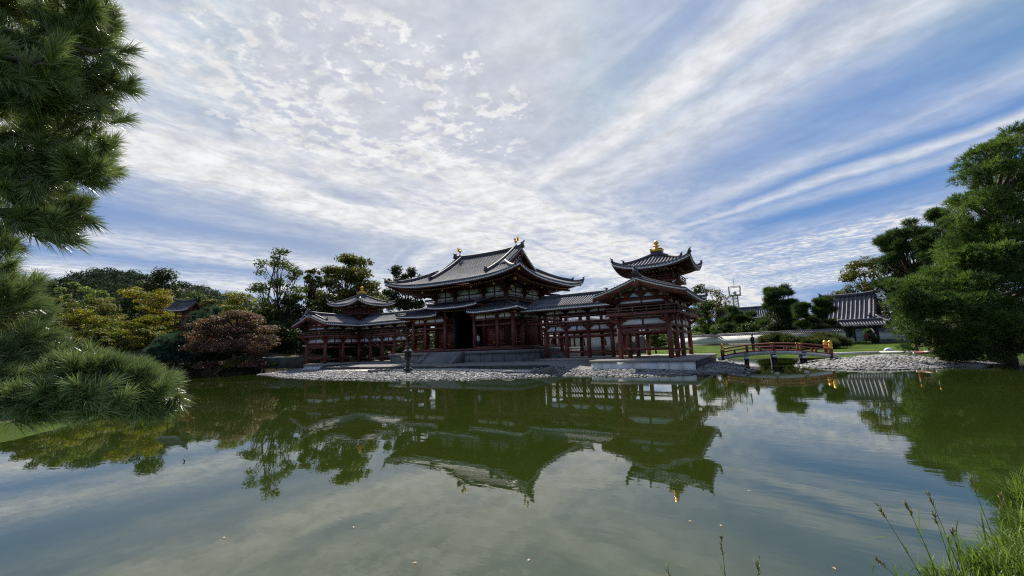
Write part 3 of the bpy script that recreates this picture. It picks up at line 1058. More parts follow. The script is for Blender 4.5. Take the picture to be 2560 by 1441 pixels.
    for s in (-1, 1):
        lo, hi = (2.17, mx) if s > 0 else (-mx, -2.17)
        eave_trim(b, (0, -my), (1, 0), (0, 1), lo, hi, zfF, lambda u: mx-abs(u), reach=1.9, rows=2, sp=.29)
        eave_trim(b, (s*mx, 0), (0, 1), (-s, 0), -my, my, zfS, lambda u: my-abs(u), reach=1.9, rows=2, sp=.29)
        # closing board at the raised roof's ends
        b.box(s*3.46-.04, s*3.46+.04, -my+.25, -3.95, 6.75, 7.0)
        for dd, dz in ((.22, -.26), (.8, -.5)):
            c = np.array([s*(mx-dd), -(my-dd), zfF(mx-.3, 0)+dz])
            i = np.array([-s, 1, .1])/math.sqrt(2)
            b.bar(c, c+i*1.6, .17, .2)
            b.bar(c-i*.04, c-i*.001, .22, .24, mi=1)
    eave_trim(b, (0, -my), (1, 0), (0, 1), -3.5, 3.5, zfC, lambda u: 3.0, reach=2.6, rows=2, sp=.29)
    eave_trim(b, (0, my), (1, 0), (0, -1), -mx, mx, zfF, lambda u: mx-abs(u), reach=1.9, rows=1, sp=.6)
    b.build('pent_eave_underside', [WOOD_D, OCHRE, EDGE], T)
    # outer pillars
    xs = [-7.1, -5.15, -2.1, 2.1, 5.15, 7.1]
    spots = [(x, -5.9) for x in xs]+[(x, 5.9) for x in xs]+[(s*7.1, y) for s in (-1, 1) for y in (-3.95, 0, 3.95)]
    b = MB().box(-.155, .155, -.155, .155, 0, 3.75)
    pil = b.build('outer_pillar', WOOD, T)
    pil.location = (*spots[0], 2.17)
    for x, y in spots[1:]:
        copy_part(pil, T, (x, y, 2.17))
    for x in (-2.1, 2.1):
        MB().box(x-.155, x+.155, -5.9-.155, -5.9+.155, 5.92, 6.75).build('tall_door_post', WOOD, T)
    # outer frame: ties, white fields, brackets (open middle bay)
    seen_br = set()

    def pent_bay(p, q, white=True, tie=True):
        p, q = np.array(p, float), np.array(q, float)
        d = (q-p)/np.linalg.norm(q-p)
        if tie:
            MB().bar((*(p+d*.155), 4.66), (*(q-d*.155), 4.66), .16, .20).build('tie_beam', WOOD, T)
            MB().bar((*(p+d*.155), 2.25), (*(q-d*.155), 2.25), .2, .16).build('ground_sill', WOOD, T)
        MB().bar((*(p+d*.155), 5.27), (*(q-d*.155), 5.27), .18, .22).build('head_beam', WOOD, T)
        MB().bar((*p, 6.00), (*q, 6.00), .24, .18).build('eave_beam', WOOD, T)
        c = (p+q)/2
        if np.linalg.norm(q-p) > 1.5:
            MB().bar((*c, 5.38), (*c, 5.91), .14, .12).build('strut', WOOD, T)
        k = round(float(q[0]), 2), round(float(q[1]), 2)
        for s in (p, q):
            if tuple(np.round(s, 2)) in seen_br and abs(d[0]) > .5:
                continue
            seen_br.add(tuple(np.round(s, 2)))
            b = MB()
            bracket(b, np.array([*s, 5.5]), d, w=.55, h=.41, t=.24)
            b.build('bracket', WOOD, T)
        if white:
            MB().bar((*(p+d*.16), 5.645), (*(q-d*.16), 5.645), .07, .53).build('wall_panel', PLASTER, T)
    ring = [(-7.1, -5.9), (-5.15, -5.9), (-2.1, -5.9)]
    for p, q in zip(ring[:-1], ring[1:]):
        pent_bay(p, q)
    ring = [(2.1, -5.9), (5.15, -5.9), (7.1, -5.9), (7.1, -3.95), (7.1, 0), (7.1, 3.95), (7.1, 5.9)]
    for p, q in zip(ring[:-1], ring[1:]):
        pent_bay(p, q)
    ring = [(-7.1, 5.9), (-7.1, 3.95), (-7.1, 0), (-7.1, -3.95), (-7.1, -5.9)]
    for p, q in zip(ring[:-1], ring[1:]):
        pent_bay(p, q)
    # inner walls: doors with gilt studs, plank walls, open middle doorway
    def doors(p, q, out, leaves=2, z0=2.25, z1=5.0, name='door'):
        p, q, out = np.array(p, float), np.array(q, float), np.array(out, float)
        d = (q-p)/np.linalg.norm(q-p)
        L = np.linalg.norm(q-p)-.6
        w = L/leaves
        for i in range(leaves):
            a = p+d*(.3+i*w+.02)
            c = p+d*(.3+(i+1)*w-.02)
            o = MB().bar((*a, (z0+z1)/2), (*c, (z0+z1)/2), .09, z1-z0).build(name, DOOR, T)
            st = None
            for zz in np.linspace(z0+.35, z1-.25, 5):
                for k in np.linspace(.12, .88, 4):
                    e = a+(c-a)*k
                    if st is None:
                        e0_, z0_ = e, zz
                        st = MB().tube([(*(out*.04), 0), (*(out*.085), 0)], [.05, .03], 8).build('stud', GOLD, o)
                        st.location = (*e, zz)
                    else:
                        copy_part(st, o, (*e, zz))
            e0, e1 = a+(c-a)*(.55 if i == 0 else .08), a+(c-a)*(.92 if i == 0 else .45)
            MB().bar((*(e0+out*.06), z0+.55), (*(e1+out*.06), z0+.55), .03, .10).build('metal_fitting', GOLD, o)
        MB().bar((*p, (z1+7.4)/2+.1), (*q, (z1+7.4)/2+.1), .12, 7.4-z1-.2).build('upper_wall', WOOD_D, T)
        for z in (z1+.1, z1+.75):
            MB().bar((*p, z), (*q, z), .24, .2).build('lintel', WOOD, T)
    doors((-5.15, -3.95), (-2.1, -3.95), (0, -1))
    doors((2.1, -3.95), (5.15, -3.95), (0, -1))
    doors((5.15, -3.95), (5.15, 0), (1, 0))
    MB().bar((5.15, 0, 4.7), (5.15, 3.95, 4.7), .12, 5.0).build('plank_wall', WOOD_D, T)
    MB().bar((-5.15, -3.95, 4.7), (-5.15, 3.95, 4.7), .12, 5.0).build('plank_wall', WOOD_D, T)
    MB().bar((-5.15, 3.95, 4.7), (5.15, 3.95, 4.7), .12, 5.0).build('plank_wall', WOOD_D, T)
    MB().bar((-2.1, -3.95, 7.0), (2.1, -3.95, 7.0), .14, .9).build('lintel', WOOD_D, T)
    # one leaf of the middle door standing open against the left
    o = MB().bar((-1.75, -4.05, 4.3), (-1.2, -5.55, 4.3), .08, 4.1).build('open_door', mat('bleached_door', (0.055, 0.045, 0.042), 0.8, 0.6, 1.4, bump=.2), T)
    o['label'] = 'bleached grey door leaf standing open'
    # ceiling of the porch
    b = MB()
    b.box(-7.0, 7.0, -5.8, -4.1, 6.05, 6.12).box(-7, -5.3, -4.1, 5.8, 6.05, 6.12).box(5.3, 7, -4.1, 5.8, 6.05, 6.12).box(-2.0, 2.0, -5.8, -4.1, 6.8, 6.86)
    b = MB().box(5.3, 7.0, -5.8, 5.8, 6.05, 6.12).box(-7, -5.3, -5.8, 5.8, 6.05, 6.12).box(-5.2, -2.2, -5.8, -4.1, 6.05, 6.12).box(2.2, 5.2, -5.8, -4.1, 6.05, 6.12)
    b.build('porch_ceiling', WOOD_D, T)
    MB().box(-7.5, 7.5, -6.35, 6.35, 1.93, 2.17).build('veranda_floor', WOOD_D, T)
    # inner altar lost in the shade
    b = MB().box(-1.6, 1.6, .2, 2.6, 2.17, 3.2).box(-1.3, 1.3, .5, 2.3, 3.2, 3.6)
    b.lathe([(1.2, 3.6), (1.3, 3.9), (.9, 4.1), (1.0, 4.6), (.7, 5.3), (.35, 5.6), (.38, 6.0), (.25, 6.3)], (0, 1.5, 0), 18)
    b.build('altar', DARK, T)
    # podium and steps
    b = MB()
    b.box(-8.9, 8.9, -8.0, 8.0, .45, 1.62)
    b.box(-9.05, 9.05, -8.15, 8.15, 1.62, 1.90)
    b.box(-9.05, 9.05, -8.15, 8.15, .40, .78)
    for x in np.linspace(-8.7, 8.7, 13):
        for y in (-8.03, 8.03):
            b.box(x-.02, x+.02, min(y, y*.995), max(y, y*.995), .8, 1.62, 1)
    for y in np.linspace(-7.6, 7.6, 11):
        for s in (-1, 1):
            b.box(min(s*8.9, s*8.93), max(s*8.9, s*8.93), y-.02, y+.02, .8, 1.62, 1)
    b.build('podium', [STONE, STONE_D], T)

    def stairs(c, out, half, z0, z1, run, name='stair'):
        out = np.array(out, float)
        a = np.array([-out[1], out[0]])
        b = MB()
        n = 6
        for i in range(n):
            d0 = run*i/n
            zz = z1-(z1-z0)*(i+1)/(n+0.0)+.0
            p, q = np.array(c)+out*d0, np.array(c)+out*(d0+run/n+.04)
            m = (p+q)/2
            hgt = zz-z0+.18
            b.bar((*(m-a*half), zz-hgt/2+.08), (*(m+a*half), zz-hgt/2+.08), run/n+.04, hgt)
        o = b.build(name, STONE, T)
        for s in (-1, 1):
            p = np.array(c)+a*s*(half+.2)
            cheek = [(0, z0-.2), (0, z1+.0), (.25, z1), (run+.15, z0+.12), (run+.15, z0-.2)]
            MB().prism([(x, y) for x, y in cheek], (*(p-a*.17), 0), (*out, 0), (0, 0, 1), (*a, 0), .34).build('cheek_stone', STONE, o)
    stairs((-.2, -8.15), (0, -1), 2.15, .75, 1.88, 1.9)
    stairs((9.05, -1.9), (1, 0), 1.3, .92, 1.88, 1.7)
    stairs((-9.05, -1.9), (-1, 0), 1.3, .92, 1.88, 1.7)
    phoenix(T, 4.35, -1)
    phoenix(T, -4.45, 1)
    return T


build_hall()
# ---------------------------------------------------------------- the two L-shaped galleries with corner turrets
def build_wing(s, label):
    """s = +1 right (far from the camera's left), -1 left: the same building mirrored in x"""
    T = thing('gallery_wing', label, 'gallery', (0, 0, 0), group='mirrored side galleries of the red hall')
    X0, X1, Y0, b1, cb = 19.42, 23.352, -9.308, 2.612, 3.911
    Yc = Y0+2*b1
    Yb = Yc+cb
    gb = 2.3724
    xm, ym = (X0+X1)/2, (Yc+Yb)/2
    HS = xm-X0+1.6                                      # half span of the roof, eave to ridge
    EZ, RZ = 5.95, 7.28
    F = .92
    XH = 7.75                                           # where the gallery meets the hall

    def m(x):
        return s*x

    def fin(b, name, mats, parent=None, **k):
        if s < 0:
            b.v = [v*np.array([-1, 1, 1.0]) for v in b.v]
            b.f = [(f[:, ::-1].copy(), mi) for f, mi in b.f]
        return b.build(name, mats, parent if parent is not None else T, **k)
    rr = rise(RZ-EZ, HS, .22)
    Yf = Y0-1.25                                        # front verge
    xe0, xe1, ye0, ye1 = X0-1.6, X1+1.6, Yc-1.6, Yb+1.6

    def zi(u, d):                                       # inner slope of the arm (u = y)
        return EZ+rr(d)+.10*max(0, (-2-u)/8)**2*max(0, 1-d/3)

    def zo(u, d):
        k = max(0.0, (u-(ye1-3.5))/3.5)
        return EZ+rr(d)+.10*max(0, (-2-u)/8)**2*max(0, 1-d/3)+.42*k**2.2*max(0, 1-d/2.5)**2

    def zg(u, d):
        return EZ+rr(d)

    def zb(u, d):
        k = max(0.0, (u-(xe1-3.5))/3.5)
        return EZ+rr(d)+.42*k**2.2*max(0, 1-d/2.5)**2
    b = MB()
    slope(b, (xe0, 0), (0, 1), (1, 0), Yf, ym, lambda u: max(0, u-ye0), lambda u: HS, zi, nd=8)
    slope(b, (xe1, 0), (0, 1), (-1, 0), Yf, ye1, lambda u: 0, lambda u: min(HS, ye1-u), zo, nd=8)
    slope(b, (0, ye0), (1, 0), (0, 1), XH+.2, xm, lambda u: max(0, u-xe0), lambda u: HS, zg, nd=8)
    slope(b, (0, ye1), (1, 0), (0, -1), XH+.2, xe1, lambda u: 0, lambda u: min(HS, xe1-u), zb, nd=8)
    roof = fin(b, 'roof', TILE)
    b = MB()
    # ridges
    ys = np.linspace(Yf+.1, ym, 14)
    b.sweep([(xm, y, RZ-.05+.16*max(0, (-6-y)/4.5)**2) for y in ys], .36, .42)
    ornament(b, (xm, Yf+.1, RZ+.36), (0, -1), .40)
    b.sweep([(x, ym, RZ-.05) for x in np.linspace(XH+.6, xm, 12)], .36, .42)
    fin(b, 'main_ridge', TILE_D, roof)
    for sd, zfun, xe, sg in ((-1, zi, xe0, 1), (1, zo, xe1, -1)):
        b = MB()
        b.sweep([(xe+sg*d, Yf+.85, zfun(Yf+.85, d)+.02) for d in np.linspace(HS-.2, .9, 12)], .26, .28)
        ornament(b, (xe+sg*.9, Yf+.85, zfun(Yf, .9)+.2), (-sg, 0), .26)
        fin(b, 'descending_ridge', TILE_D, roof)
    b = MB()
    b.sweep([(xe1-d, ye1-d, zo(ye1-d, d)+.02) for d in np.linspace(HS, 0, 14)], .28, .28)
    ornament(b, (xe1, ye1, zo(ye1, 0)+.2), (1, 1), .26)
    fin(b, 'hip_ridge', TILE_D, roof)
    b = MB()
    for xe, sg, zfun in ((xe0, 1, zi), (xe1, -1, zo)):
        verge_tiles(b, [(xe+sg*d, Yf, zfun(Yf, d)+.04) for d in np.linspace(.05, HS, 16)], (0, -1), .068, .5, .25)
    fin(b, 'verge_tiles', TILE, roof)
    b = MB()
    for xe, sg, zfun in ((xe0, 1, zi), (xe1, -1, zo)):
        L, M = [], []
        for d in np.linspace(-.1, HS, 16):
            z = zfun(Yf, max(d, 0))-.05
            x = xe+sg*d
            L.append([(x, Yf+.02, z-.06), (x, Yf+.02, z-.42), (x, Yf+.12, z-.42), (x, Yf+.12, z-.06)])
            M.append([(x, Yf-.02, z+.02), (x, Yf-.02, z-.09), (x, Yf+.1, z-.09)])
        b.grid(np.array(L), 0)
        b.grid(np.array(M), 1)
    fin(b, 'barge_board', [WOOD, EDGE], roof)
    # eaves
    b = MB()
    eave_trim(b, (xe0, 0), (0, 1), (1, 0), Yf, ye0+.3, zi, lambda u: 9, reach=1.9, rows=1, sp=.34)
    eave_trim(b, (xe1, 0), (0, 1), (-1, 0), Yf, ye1, zo, lambda u: ye1-u, reach=1.9, rows=1, sp=.34)
    eave_trim(b, (0, ye0), (1, 0), (0, 1), XH+.2, xe0+.3, zg, lambda u: 9, reach=1.9, rows=1, sp=.34)
    eave_trim(b, (0, ye1), (1, 0), (0, -1), XH+.2, xe1, zb, lambda u: xe1-u, reach=1.9, rows=1, sp=.34)
    fin(b, 'eave_underside', [WOOD_D, WOOD, EDGE])
    # ceiling planes inside (dark) and gable field in front
    b = MB()
    tri = [(X0-.2, 5.62)]+[(xe0+d, zi(Y0, d)-.22) for d in np.linspace(1.5, HS, 8)]+[(xe1-d, zo(Y0, d)-.22) for d in np.linspace(HS, 1.5, 8)]+[(X1+.2, 5.62)]
    b.prism(tri, (0, Y0-.02, 0), (1, 0, 0), (0, 0, 1), (0, 1, 0), .08)
    gw = fin(b, 'gable_wall', PLASTER)
    b = MB()
    yf = Y0-.13
    b.box(X0-.3, X1+.3, yf, Y0-.021, 5.58, 5.78)
    b.box(X0+.5, X1-.5, yf-.03, Y0-.021, 6.16, 6.36)
    b.box(xm-.14, xm+.14, yf-.02, Y0-.021, 6.36, 6.95)
    for q in (-1.15, 1.15):
        bracket(b, (xm+q, Y0-.08, 5.78), (1, 0), w=.42, h=.40, t=.12)
        b.prism([(-.1, 0), (.1, 0), (.55, .62), (.4, .72)], (xm+q*.55, yf, 6.34), (-math.copysign(1, q), 0, 0), (0, 0, 1), (0, 1, 0), .1)
    bracket(b, (xm, Y0-.08, 5.78), (1, 0), w=.42, h=.40, t=.12)
    bracket(b, (xm, Y0-.09, 6.62), (1, 0), w=.46, h=.34, t=.14)
    b.prism([(-.3, .12), (-.34, -.2), (-.15, -.4), (0, -.62), (.15, -.4), (.34, -.2), (.3, .12)], (xm, Yf, 6.95), (1, 0, 0), (0, 0, 1), (0, 1, 0), .06)
    fin(b, 'gable_truss', WOOD, gw)

    # pillars
    spots = [(X0, Y0+k*b1) for k in range(3)]+[(X1, Y0+k*b1) for k in range(3)]+[(X0, Yb), (X1, Yb)]
    spots += [(X0-k*gb, Yc) for k in range(1, 5)]+[(X0-k*gb, Yb) for k in range(1, 5)]
    p0 = pillar_mesh(2.72, .205).build('pillar', WOOD, T)
    p0.location = (m(spots[0][0]), spots[0][1], F)
    u0 = pillar_mesh(.95, .17).build('upper_pillar', WOOD_D, T)
    u0.location = (m(spots[0][0]), spots[0][1], 4.5)
    for x, y in spots[1:]:
        copy_part(p0, T, (m(x), y, F))
        copy_part(u0, T, (m(x), y, 4.5))
    # bays: (p, q, outward) of every side
    bays = []
    for k in range(2):
        bays.append(((X0, Y0+k*b1), (X0, Y0+(k+1)*b1), (-1, 0)))
    for k in range(2):
        bays.append(((X1, Y0+k*b1), (X1, Y0+(k+1)*b1), (1, 0)))
    bays.append(((X1, Yc), (X1, Yb), (1, 0)))
    bays.append(((X0, Yb), (X1, Yb), (0, 1)))
    bays.append(((X0, Y0), (X1, Y0), (0, -1)))
    for k in range(4):
        bays.append(((X0-k*gb, Yc), (X0-(k+1)*gb, Yc), (0, -1)))
        bays.append(((X0-k*gb, Yb), (X0-(k+1)*gb, Yb), (0, 1)))
    seen = set()
    for p, q, out in bays:
        p, q, out = np.array(p, float), np.array(q, float), np.array(out, float)
        d = (q-p)/np.linalg.norm(q-p)
        L = np.linalg.norm(q-p)
        c = (p+q)/2
        fin(MB().bar((*(p+d*.2), 3.02), (*(q-d*.2), 3.02), .15, .22), 'tie_beam', WOOD)
        fin(MB().bar((*p, 3.535), (*q, 3.535), .20, .17), 'head_beam', WOOD)
        fin(MB().bar((*p, 4.14), (*q, 4.14), .24, .16), 'balcony_beam', WOOD)
        fin(MB().bar((*c, 3.62), (*c, 4.06), .16, .14), 'strut', WOOD)
        if not (out[1] == -1 and p[1] == Yc and False):
            z = 1.70 if p[1] == Y0 and q[1] == Y0 else 1.46
            b = MB().bar((*(p+d*.2), z), (*(q-d*.2), z), .20, .16)
            fin(b, 'low_rail', WOOD)
        for e in (p, q):
            kk = (round(float(e[0]), 1), round(float(e[1]), 1), abs(d[0]) > .5)
            if kk not in seen:
                seen.add(kk)
                b = MB()
                bracket(b, (*e, 3.62), d, w=.66 if L > 3 else .52, h=.44, t=.24)
                fin(b, 'bracket', WOOD)
        b = MB().bar((*(p+d*.1), 3.84), (*(q-d*.1), 3.84), .07, .43)
        fin(b, 'wall_panel', PLASTER)
        b = MB().bar((*(p+d*.1), 4.255), (*(q-d*.1), 4.255), .07, .07)
        fin(b, 'wall_strip', PLASTER)
        # upper storey frieze
        b = MB()
        b.bar((*p, 5.27), (*q, 5.27), .20, .20)
        b.bar((*p, 5.78), (*q, 5.78), .22, .18)
        b.bar((*c, 5.37), (*c, 5.69), .15, .12)
        for e in (p, q):
            bracket(b, (*e, 5.37), d, w=.50, h=.32, t=.22)
        fin(b, 'upper_beam', WOOD_D)
        if not (p[1] == Y0 and q[1] == Y0):
            fin(MB().bar((*(p+d*.1), 5.53), (*(q-d*.1), 5.53), .06, .32), 'upper_wall_panel', PLASTER)
    # front frieze of the arm
    fin(MB().box(X0+.1, X1-.1, Y0-.04, Y0+.04, 5.37, 5.56), 'upper_wall_panel', PLASTER)
    # curved beam across the front bay
    b = MB()
    t = np.linspace(0, 1, 12)
    L = [[(X0+.2+(X1-X0-.4)*k, Y0-.09, 3.06+.16*math.sin(math.pi*k)), (X0+.2+(X1-X0-.4)*k, Y0-.09, 3.30+.10*math.sin(math.pi*k)), (X0+.2+(X1-X0-.4)*k, Y0+.09, 3.30+.10*math.sin(math.pi*k)), (X0+.2+(X1-X0-.4)*k, Y0+.09, 3.06+.16*math.sin(math.pi*k)), (X0+.2+(X1-X0-.4)*k, Y0-.09, 3.06+.16*math.sin(math.pi*k))] for k in t]
    b.grid(np.array(L))
    fin(b, 'rainbow_beam', WOOD)
    # upper floor and balcony
    o = .85
    b = MB()
    b.box(X0-o, X1+o, Y0-o, ye1-.7, 4.36, 4.50)
    b.box(XH+.6, X0-o-.003, Yc-o, Yb+o, 4.36, 4.50)
    fin(b, 'upper_floor', WOOD)
    b = MB()
    rail_line(b, [(XH+.6, Yc-o+.05), (X0-o+.05, Yc-o+.05), (X0-o+.05, Y0-o+.05), (X1+o-.05, Y0-o+.05), (X1+o-.05, Yb+o-.05), (XH+.6, Yb+o-.05)], 4.50, .50, 1.2)
    fin(b, 'balustrade', WOOD_G)
    for x, y in spots[:8]:
        for sx, sy in ((-1, 0), (1, 0), (0, -1), (0, 1)):
            if (sx < 0 and x == X0) or (sx > 0 and x == X1) or (sy < 0 and y == Y0) or (sy > 0 and y == Yb):
                b = MB().bar((x, y, 4.27), (x+sx*.78, y+sy*.78, 4.27), .16, .16)
                b.tube([(x+sx*.62, y+sy*.62, 4.03), (x+sx*.62, y+sy*.62, 4.19)], [.10, .14], 8)
                fin(b, 'balcony_bearer', WOOD)
    b = MB().box(X0+.1, X1-.1, Y0+.1, Yb-.1, 5.88, 5.93).box(XH+.6, X0-.1, Yc+.1, Yb-.1, 5.88, 5.93)
    fin(b, 'ceiling', WOOD_D)
    # platform
    b = MB()
    b.box(X0-2.0, X1+2.0, Y0-1.95, Yb+2.0, .72, .90)
    b.box(XH+1.4, X0-2.003, Yc-1.9, Yb+2.0, .70, .89)
    pl = fin(b, 'platform', SLAB)
    b = MB()
    cuts = [X0-1.9, X0-1.0, X0-.2, X0+1.5, X0+3.3, X0+4.1, X1+1.1, X1+1.9]
    for a, c in zip(cuts[:-1], cuts[1:]):
        b.box(a+.012, c-.012, Y0-1.86, Y0-1.5, -.2, .716)
    b.box(X0-1.9, X0-1.5, Y0-1.49, Yc-1.95, .18, .716, 1)
    b.box(X1+1.5, X1+1.88, Y0-1.49, Yb+1.9, .18, .716, 1)
    b.box(XH+1.4, X0-1.95, Yc-1.84, Yc-1.5, .3, .696, 1)
    fin(b, 'platform_kerb', [STONE_W, STONE_D], pl)
    # turret
    tb = 1.55
    zb0 = RZ-.3
    b = MB().box(xm-tb+.1, xm+tb-.1, ym-tb+.1, ym+tb-.1, zb0-.6, 9.3)
    body = fin(b, 'turret_wall', WOOD_D)
    b = MB()
    for i in (-1, 0, 1):
        for j in (-1, 0, 1):
            if i or j:
                x, y = xm+i*tb, ym+j*tb
                b.box(x-.1, x+.1, y-.1, y+.1, zb0, 9.2)
    q = [(xm-tb, ym-tb), (xm+tb, ym-tb), (xm+tb, ym+tb), (xm-tb, ym+tb), (xm-tb, ym-tb)]
    for a, c in zip(q[:-1], q[1:]):
        for z, h in ((8.25, .16), (8.72, .14), (9.15, .2)):
            b.bar((*a, z), (*c, z), .2, h)
    fin(b, 'turret_frame', WOOD, body)
    for a, c in zip(q[:-1], q[1:]):
        a, c = np.array(a), np.array(c)
        for k in (.25, .75):
            e = a+(c-a)*k
            dd = (c-a)/np.linalg.norm(c-a)
            nrm = np.array([dd[1], -dd[0]])
            poly = [(-.52, 0), (.52, 0), (.44, .10), (.2, .14), (.16, .30), (-.16, .30), (-.2, .14), (-.44, .10)]
            b = MB().prism(poly, (*(e+nrm*.0), 8.80), (*dd, 0), (0, 0, 1), (*nrm, 0), .04)
            fin(b, 'turret_panel', PLASTER, body)
            b = MB().bar((*(e-dd*.36+nrm*.02), 8.48), (*(e+dd*.36+nrm*.02), 8.48), .05, .30)
            fin(b, 'turret_window', DARK, body)
    b = MB()
    b.box(xm-tb-.55, xm+tb+.55, ym-tb-.55, ym+tb+.55, zb0+.62, zb0+.72)
    r = tb+.5
    rail_line(b, [(xm-r, ym-r), (xm+r, ym-r), (xm+r, ym+r), (xm-r, ym+r), (xm-r, ym-r)], zb0+.72, .48, .8, .06)
    fin(b, 'turret_balustrade', WOOD, body)
    Tq, tz = 3.40, 8.98
    tr = rise(1.62, Tq, .30)

    def zt(u, d):
        return tz+tr(d)+.60*min(1, abs(u)/Tq)**2.6*max(0, 1-d/2.4)**2
    b = MB()
    eb = MB()
    for e, n in (((1, 0), (0, 1)), ((0, 1), (-1, 0)), ((1, 0), (0, -1)), ((0, 1), (1, 0))):
        O = (xm-n[0]*Tq, ym-n[1]*Tq)
        slope(b, O, e, n, -Tq, Tq, lambda u: 0, lambda u: Tq-abs(u), zt, sp=.31, nd=8)
        eave_trim(eb, O, e, n, -Tq, Tq, zt, lambda u: Tq-abs(u), reach=1.9, rows=2, sp=.33)
    troof = fin(b, 'turret_roof', TILE)
    for i in (-1, 1):
        for j in (-1, 1):
            c = np.array([xm+i*(Tq-.25), ym+j*(Tq-.25), tz+.60-.30])
            k = np.array([-i, -j, -.10])/math.sqrt(2)
            eb.bar(c, c+k*2.4, .17, .22)
            eb.bar(c-k*.04, c-k*.001, .19, .24, mi=1)
    fin(eb, 'turret_eave_underside', [WOOD_D, OCHRE, EDGE])
    for i in (-1, 1):
        for j in (-1, 1):
            b = MB()
            hip = [(xm+i*(Tq-d), ym+j*(Tq-d), zt(Tq-d, d)+.02) for d in np.linspace(Tq-.3, 0, 16)]
            b.sweep(hip[:12], .26, .30)
            b.sweep(hip[11:], .24, np.linspace(.18, .26, 5))
            ornament(b, np.array(hip[11])+(0, 0, .2), (i, j), .24)
            ornament(b, np.array(hip[15])+(0, 0, .18), (i, j), .24)
            fin(b, 'turret_hip_ridge', TILE_D, troof)
    b = MB().box(xm-.5, xm+.5, ym-.5, ym+.5, tz+1.35, tz+1.80)
    fin(b, 'finial_base', TILE_D, troof)
    b = MB().box(xm-.52, xm+.52, ym-.52, ym+.52, tz+1.80, tz+2.02)
    b.box(xm-.57, xm+.57, ym-.57, ym+.57, tz+2.02, tz+2.08)
    z = tz+2.08
    b.lathe([(.40, 0), (.34, .10), (.14, .16), (.12, .26), (.30, .30), (.30, .36), (.10, .38), (.10, .46), (.21, .54), (.25, .66), (.19, .78), (.05, .86), (.0, .92)], (xm, ym, z), 16)
    f = fin(b, 'finial', GOLD, troof)
    return T


build_wing(1, 'right-hand red gallery with corner turret, standing nearest the arched bridge')
build_wing(-1, 'left-hand red gallery with corner turret, standing nearest the rust-red cherry tree')
# ---------------------------------------------------------------- arched bridge
def build_bridge():
    T = thing('arched_bridge', 'vermilion arched footbridge with gilt post caps and a white side beam', 'bridge', (30.0, -1.2, 0.0), rz=0.085)
    L = 4.25                                             # half length

    def deck(x):
        return 1.04-.46*(abs(x)/L)**2
    xs = np.linspace(-L, L, 29)
    W = 1.05
    b = MB().grid(np.array([[(x, -W, deck(x)), (x, W, deck(x)), (x, W, deck(x)-.12), (x, -W, deck(x)-.12), (x, -W, deck(x))] for x in xs]))
    b.build('deck', BRIDGE_RED, T)
    for sy in (-1, 1):
        b = MB()
        y0, y1 = sy*(W+.02), sy*(W-.14)
        L_ = [[(x, y0, deck(x)+.06), (x, y0, deck(x)-.17), (x, y1, deck(x)-.17), (x, y1, deck(x)+.06), (x, y0, deck(x)+.06)] for x in xs]
        b.grid(np.array(L_), flip=sy > 0)
        o = b.build('side_beam', STONE_W, T)
        b = MB()
        xq = np.linspace(-L+.1, L-.1, 121)               # notched dark line of plank ends below
        b.grid(np.array([[(x, y0-sy*.02, deck(x)-.172), (x, y0-sy*.02, deck(x)-(.235 if i % 2 else .195))] for i, x in enumerate(xq)]), flip=sy > 0)
        b.build('plank_end_strip', BRONZE, o)
        for x in (-2.05, 0, 2.05):
            MB().box(x-.16, x+.16, min(y0, y0+sy*.02), max(y0, y0+sy*.02), deck(x)-.06, deck(x)+.03).build('metal_strap', BRONZE, o)
        # rails
        for dz, w in ((.68, .085), (.42, .065), (.10, .09)):
            xr = np.linspace(-3.78, 3.78, 25)
            MB().tube([(x, sy*(W-.08), deck(x)+dz) for x in xr], w/1.6, 8).build('rail', BRIDGE_RED, T)
        for i, x in enumerate(np.linspace(-3.85, 3.85, 9)):
            if i in (0, 8):
                b = MB().lathe([(.14, -.25), (.14, .62), (.13, .64)], (x, sy*(W-.08), deck(x)), 14)
                p = b.build('newel_post', BRIDGE_RED, T)
                MB().lathe([(.145, .52), (.148, .74), (.10, .76), (.10, .80), (.155, .82), (.155, .87), (.09, .89), (.10, .92), (.155, 1.0), (.14, 1.08), (.06, 1.15), (0.0, 1.20)], (x, sy*(W-.08), deck(x)), 14).build('post_cap', GOLD, p)
            elif i % 2 == 0:
                b = MB().box(x-.075, x+.075, sy*(W-.08)-.075, sy*(W-.08)+.075, deck(x)+.03, deck(x)+.70)
                p = b.build('rail_post', BRIDGE_RED, T)
                MB().box(x-.15, x+.15, sy*(W-.08)-.062, sy*(W-.08)+.062, deck(x)+.69, deck(x)+.755).build('post_fitting', GOLD, p)
            else:
                MB().box(x-.065, x+.065, sy*(W-.08)-.065, sy*(W-.08)+.065, deck(x)+.03, deck(x)+.40).build('short_post', BRIDGE_RED, T)
    for x in (-2.05, 0, 2.05):
        MB().box(x-.14, x+.14, -W-.1, W+.1, deck(x)-.50, deck(x)-.24).build('cross_beam', DARK, T)
        for sy in (-1, 1):
            p = MB().lathe([(.17, -1.2), (.17, deck(x)-.5)], (x, sy*(W-.2), 0), 12).build('pier', DARK, T)
            MB().box(x-.17, x+.17, min(sy*(W+.06), sy*(W+.12)), max(sy*(W+.06), sy*(W+.12)), deck(x)-.46, deck(x)-.26).build('white_beam_end', STONE_W, p)


build_bridge()


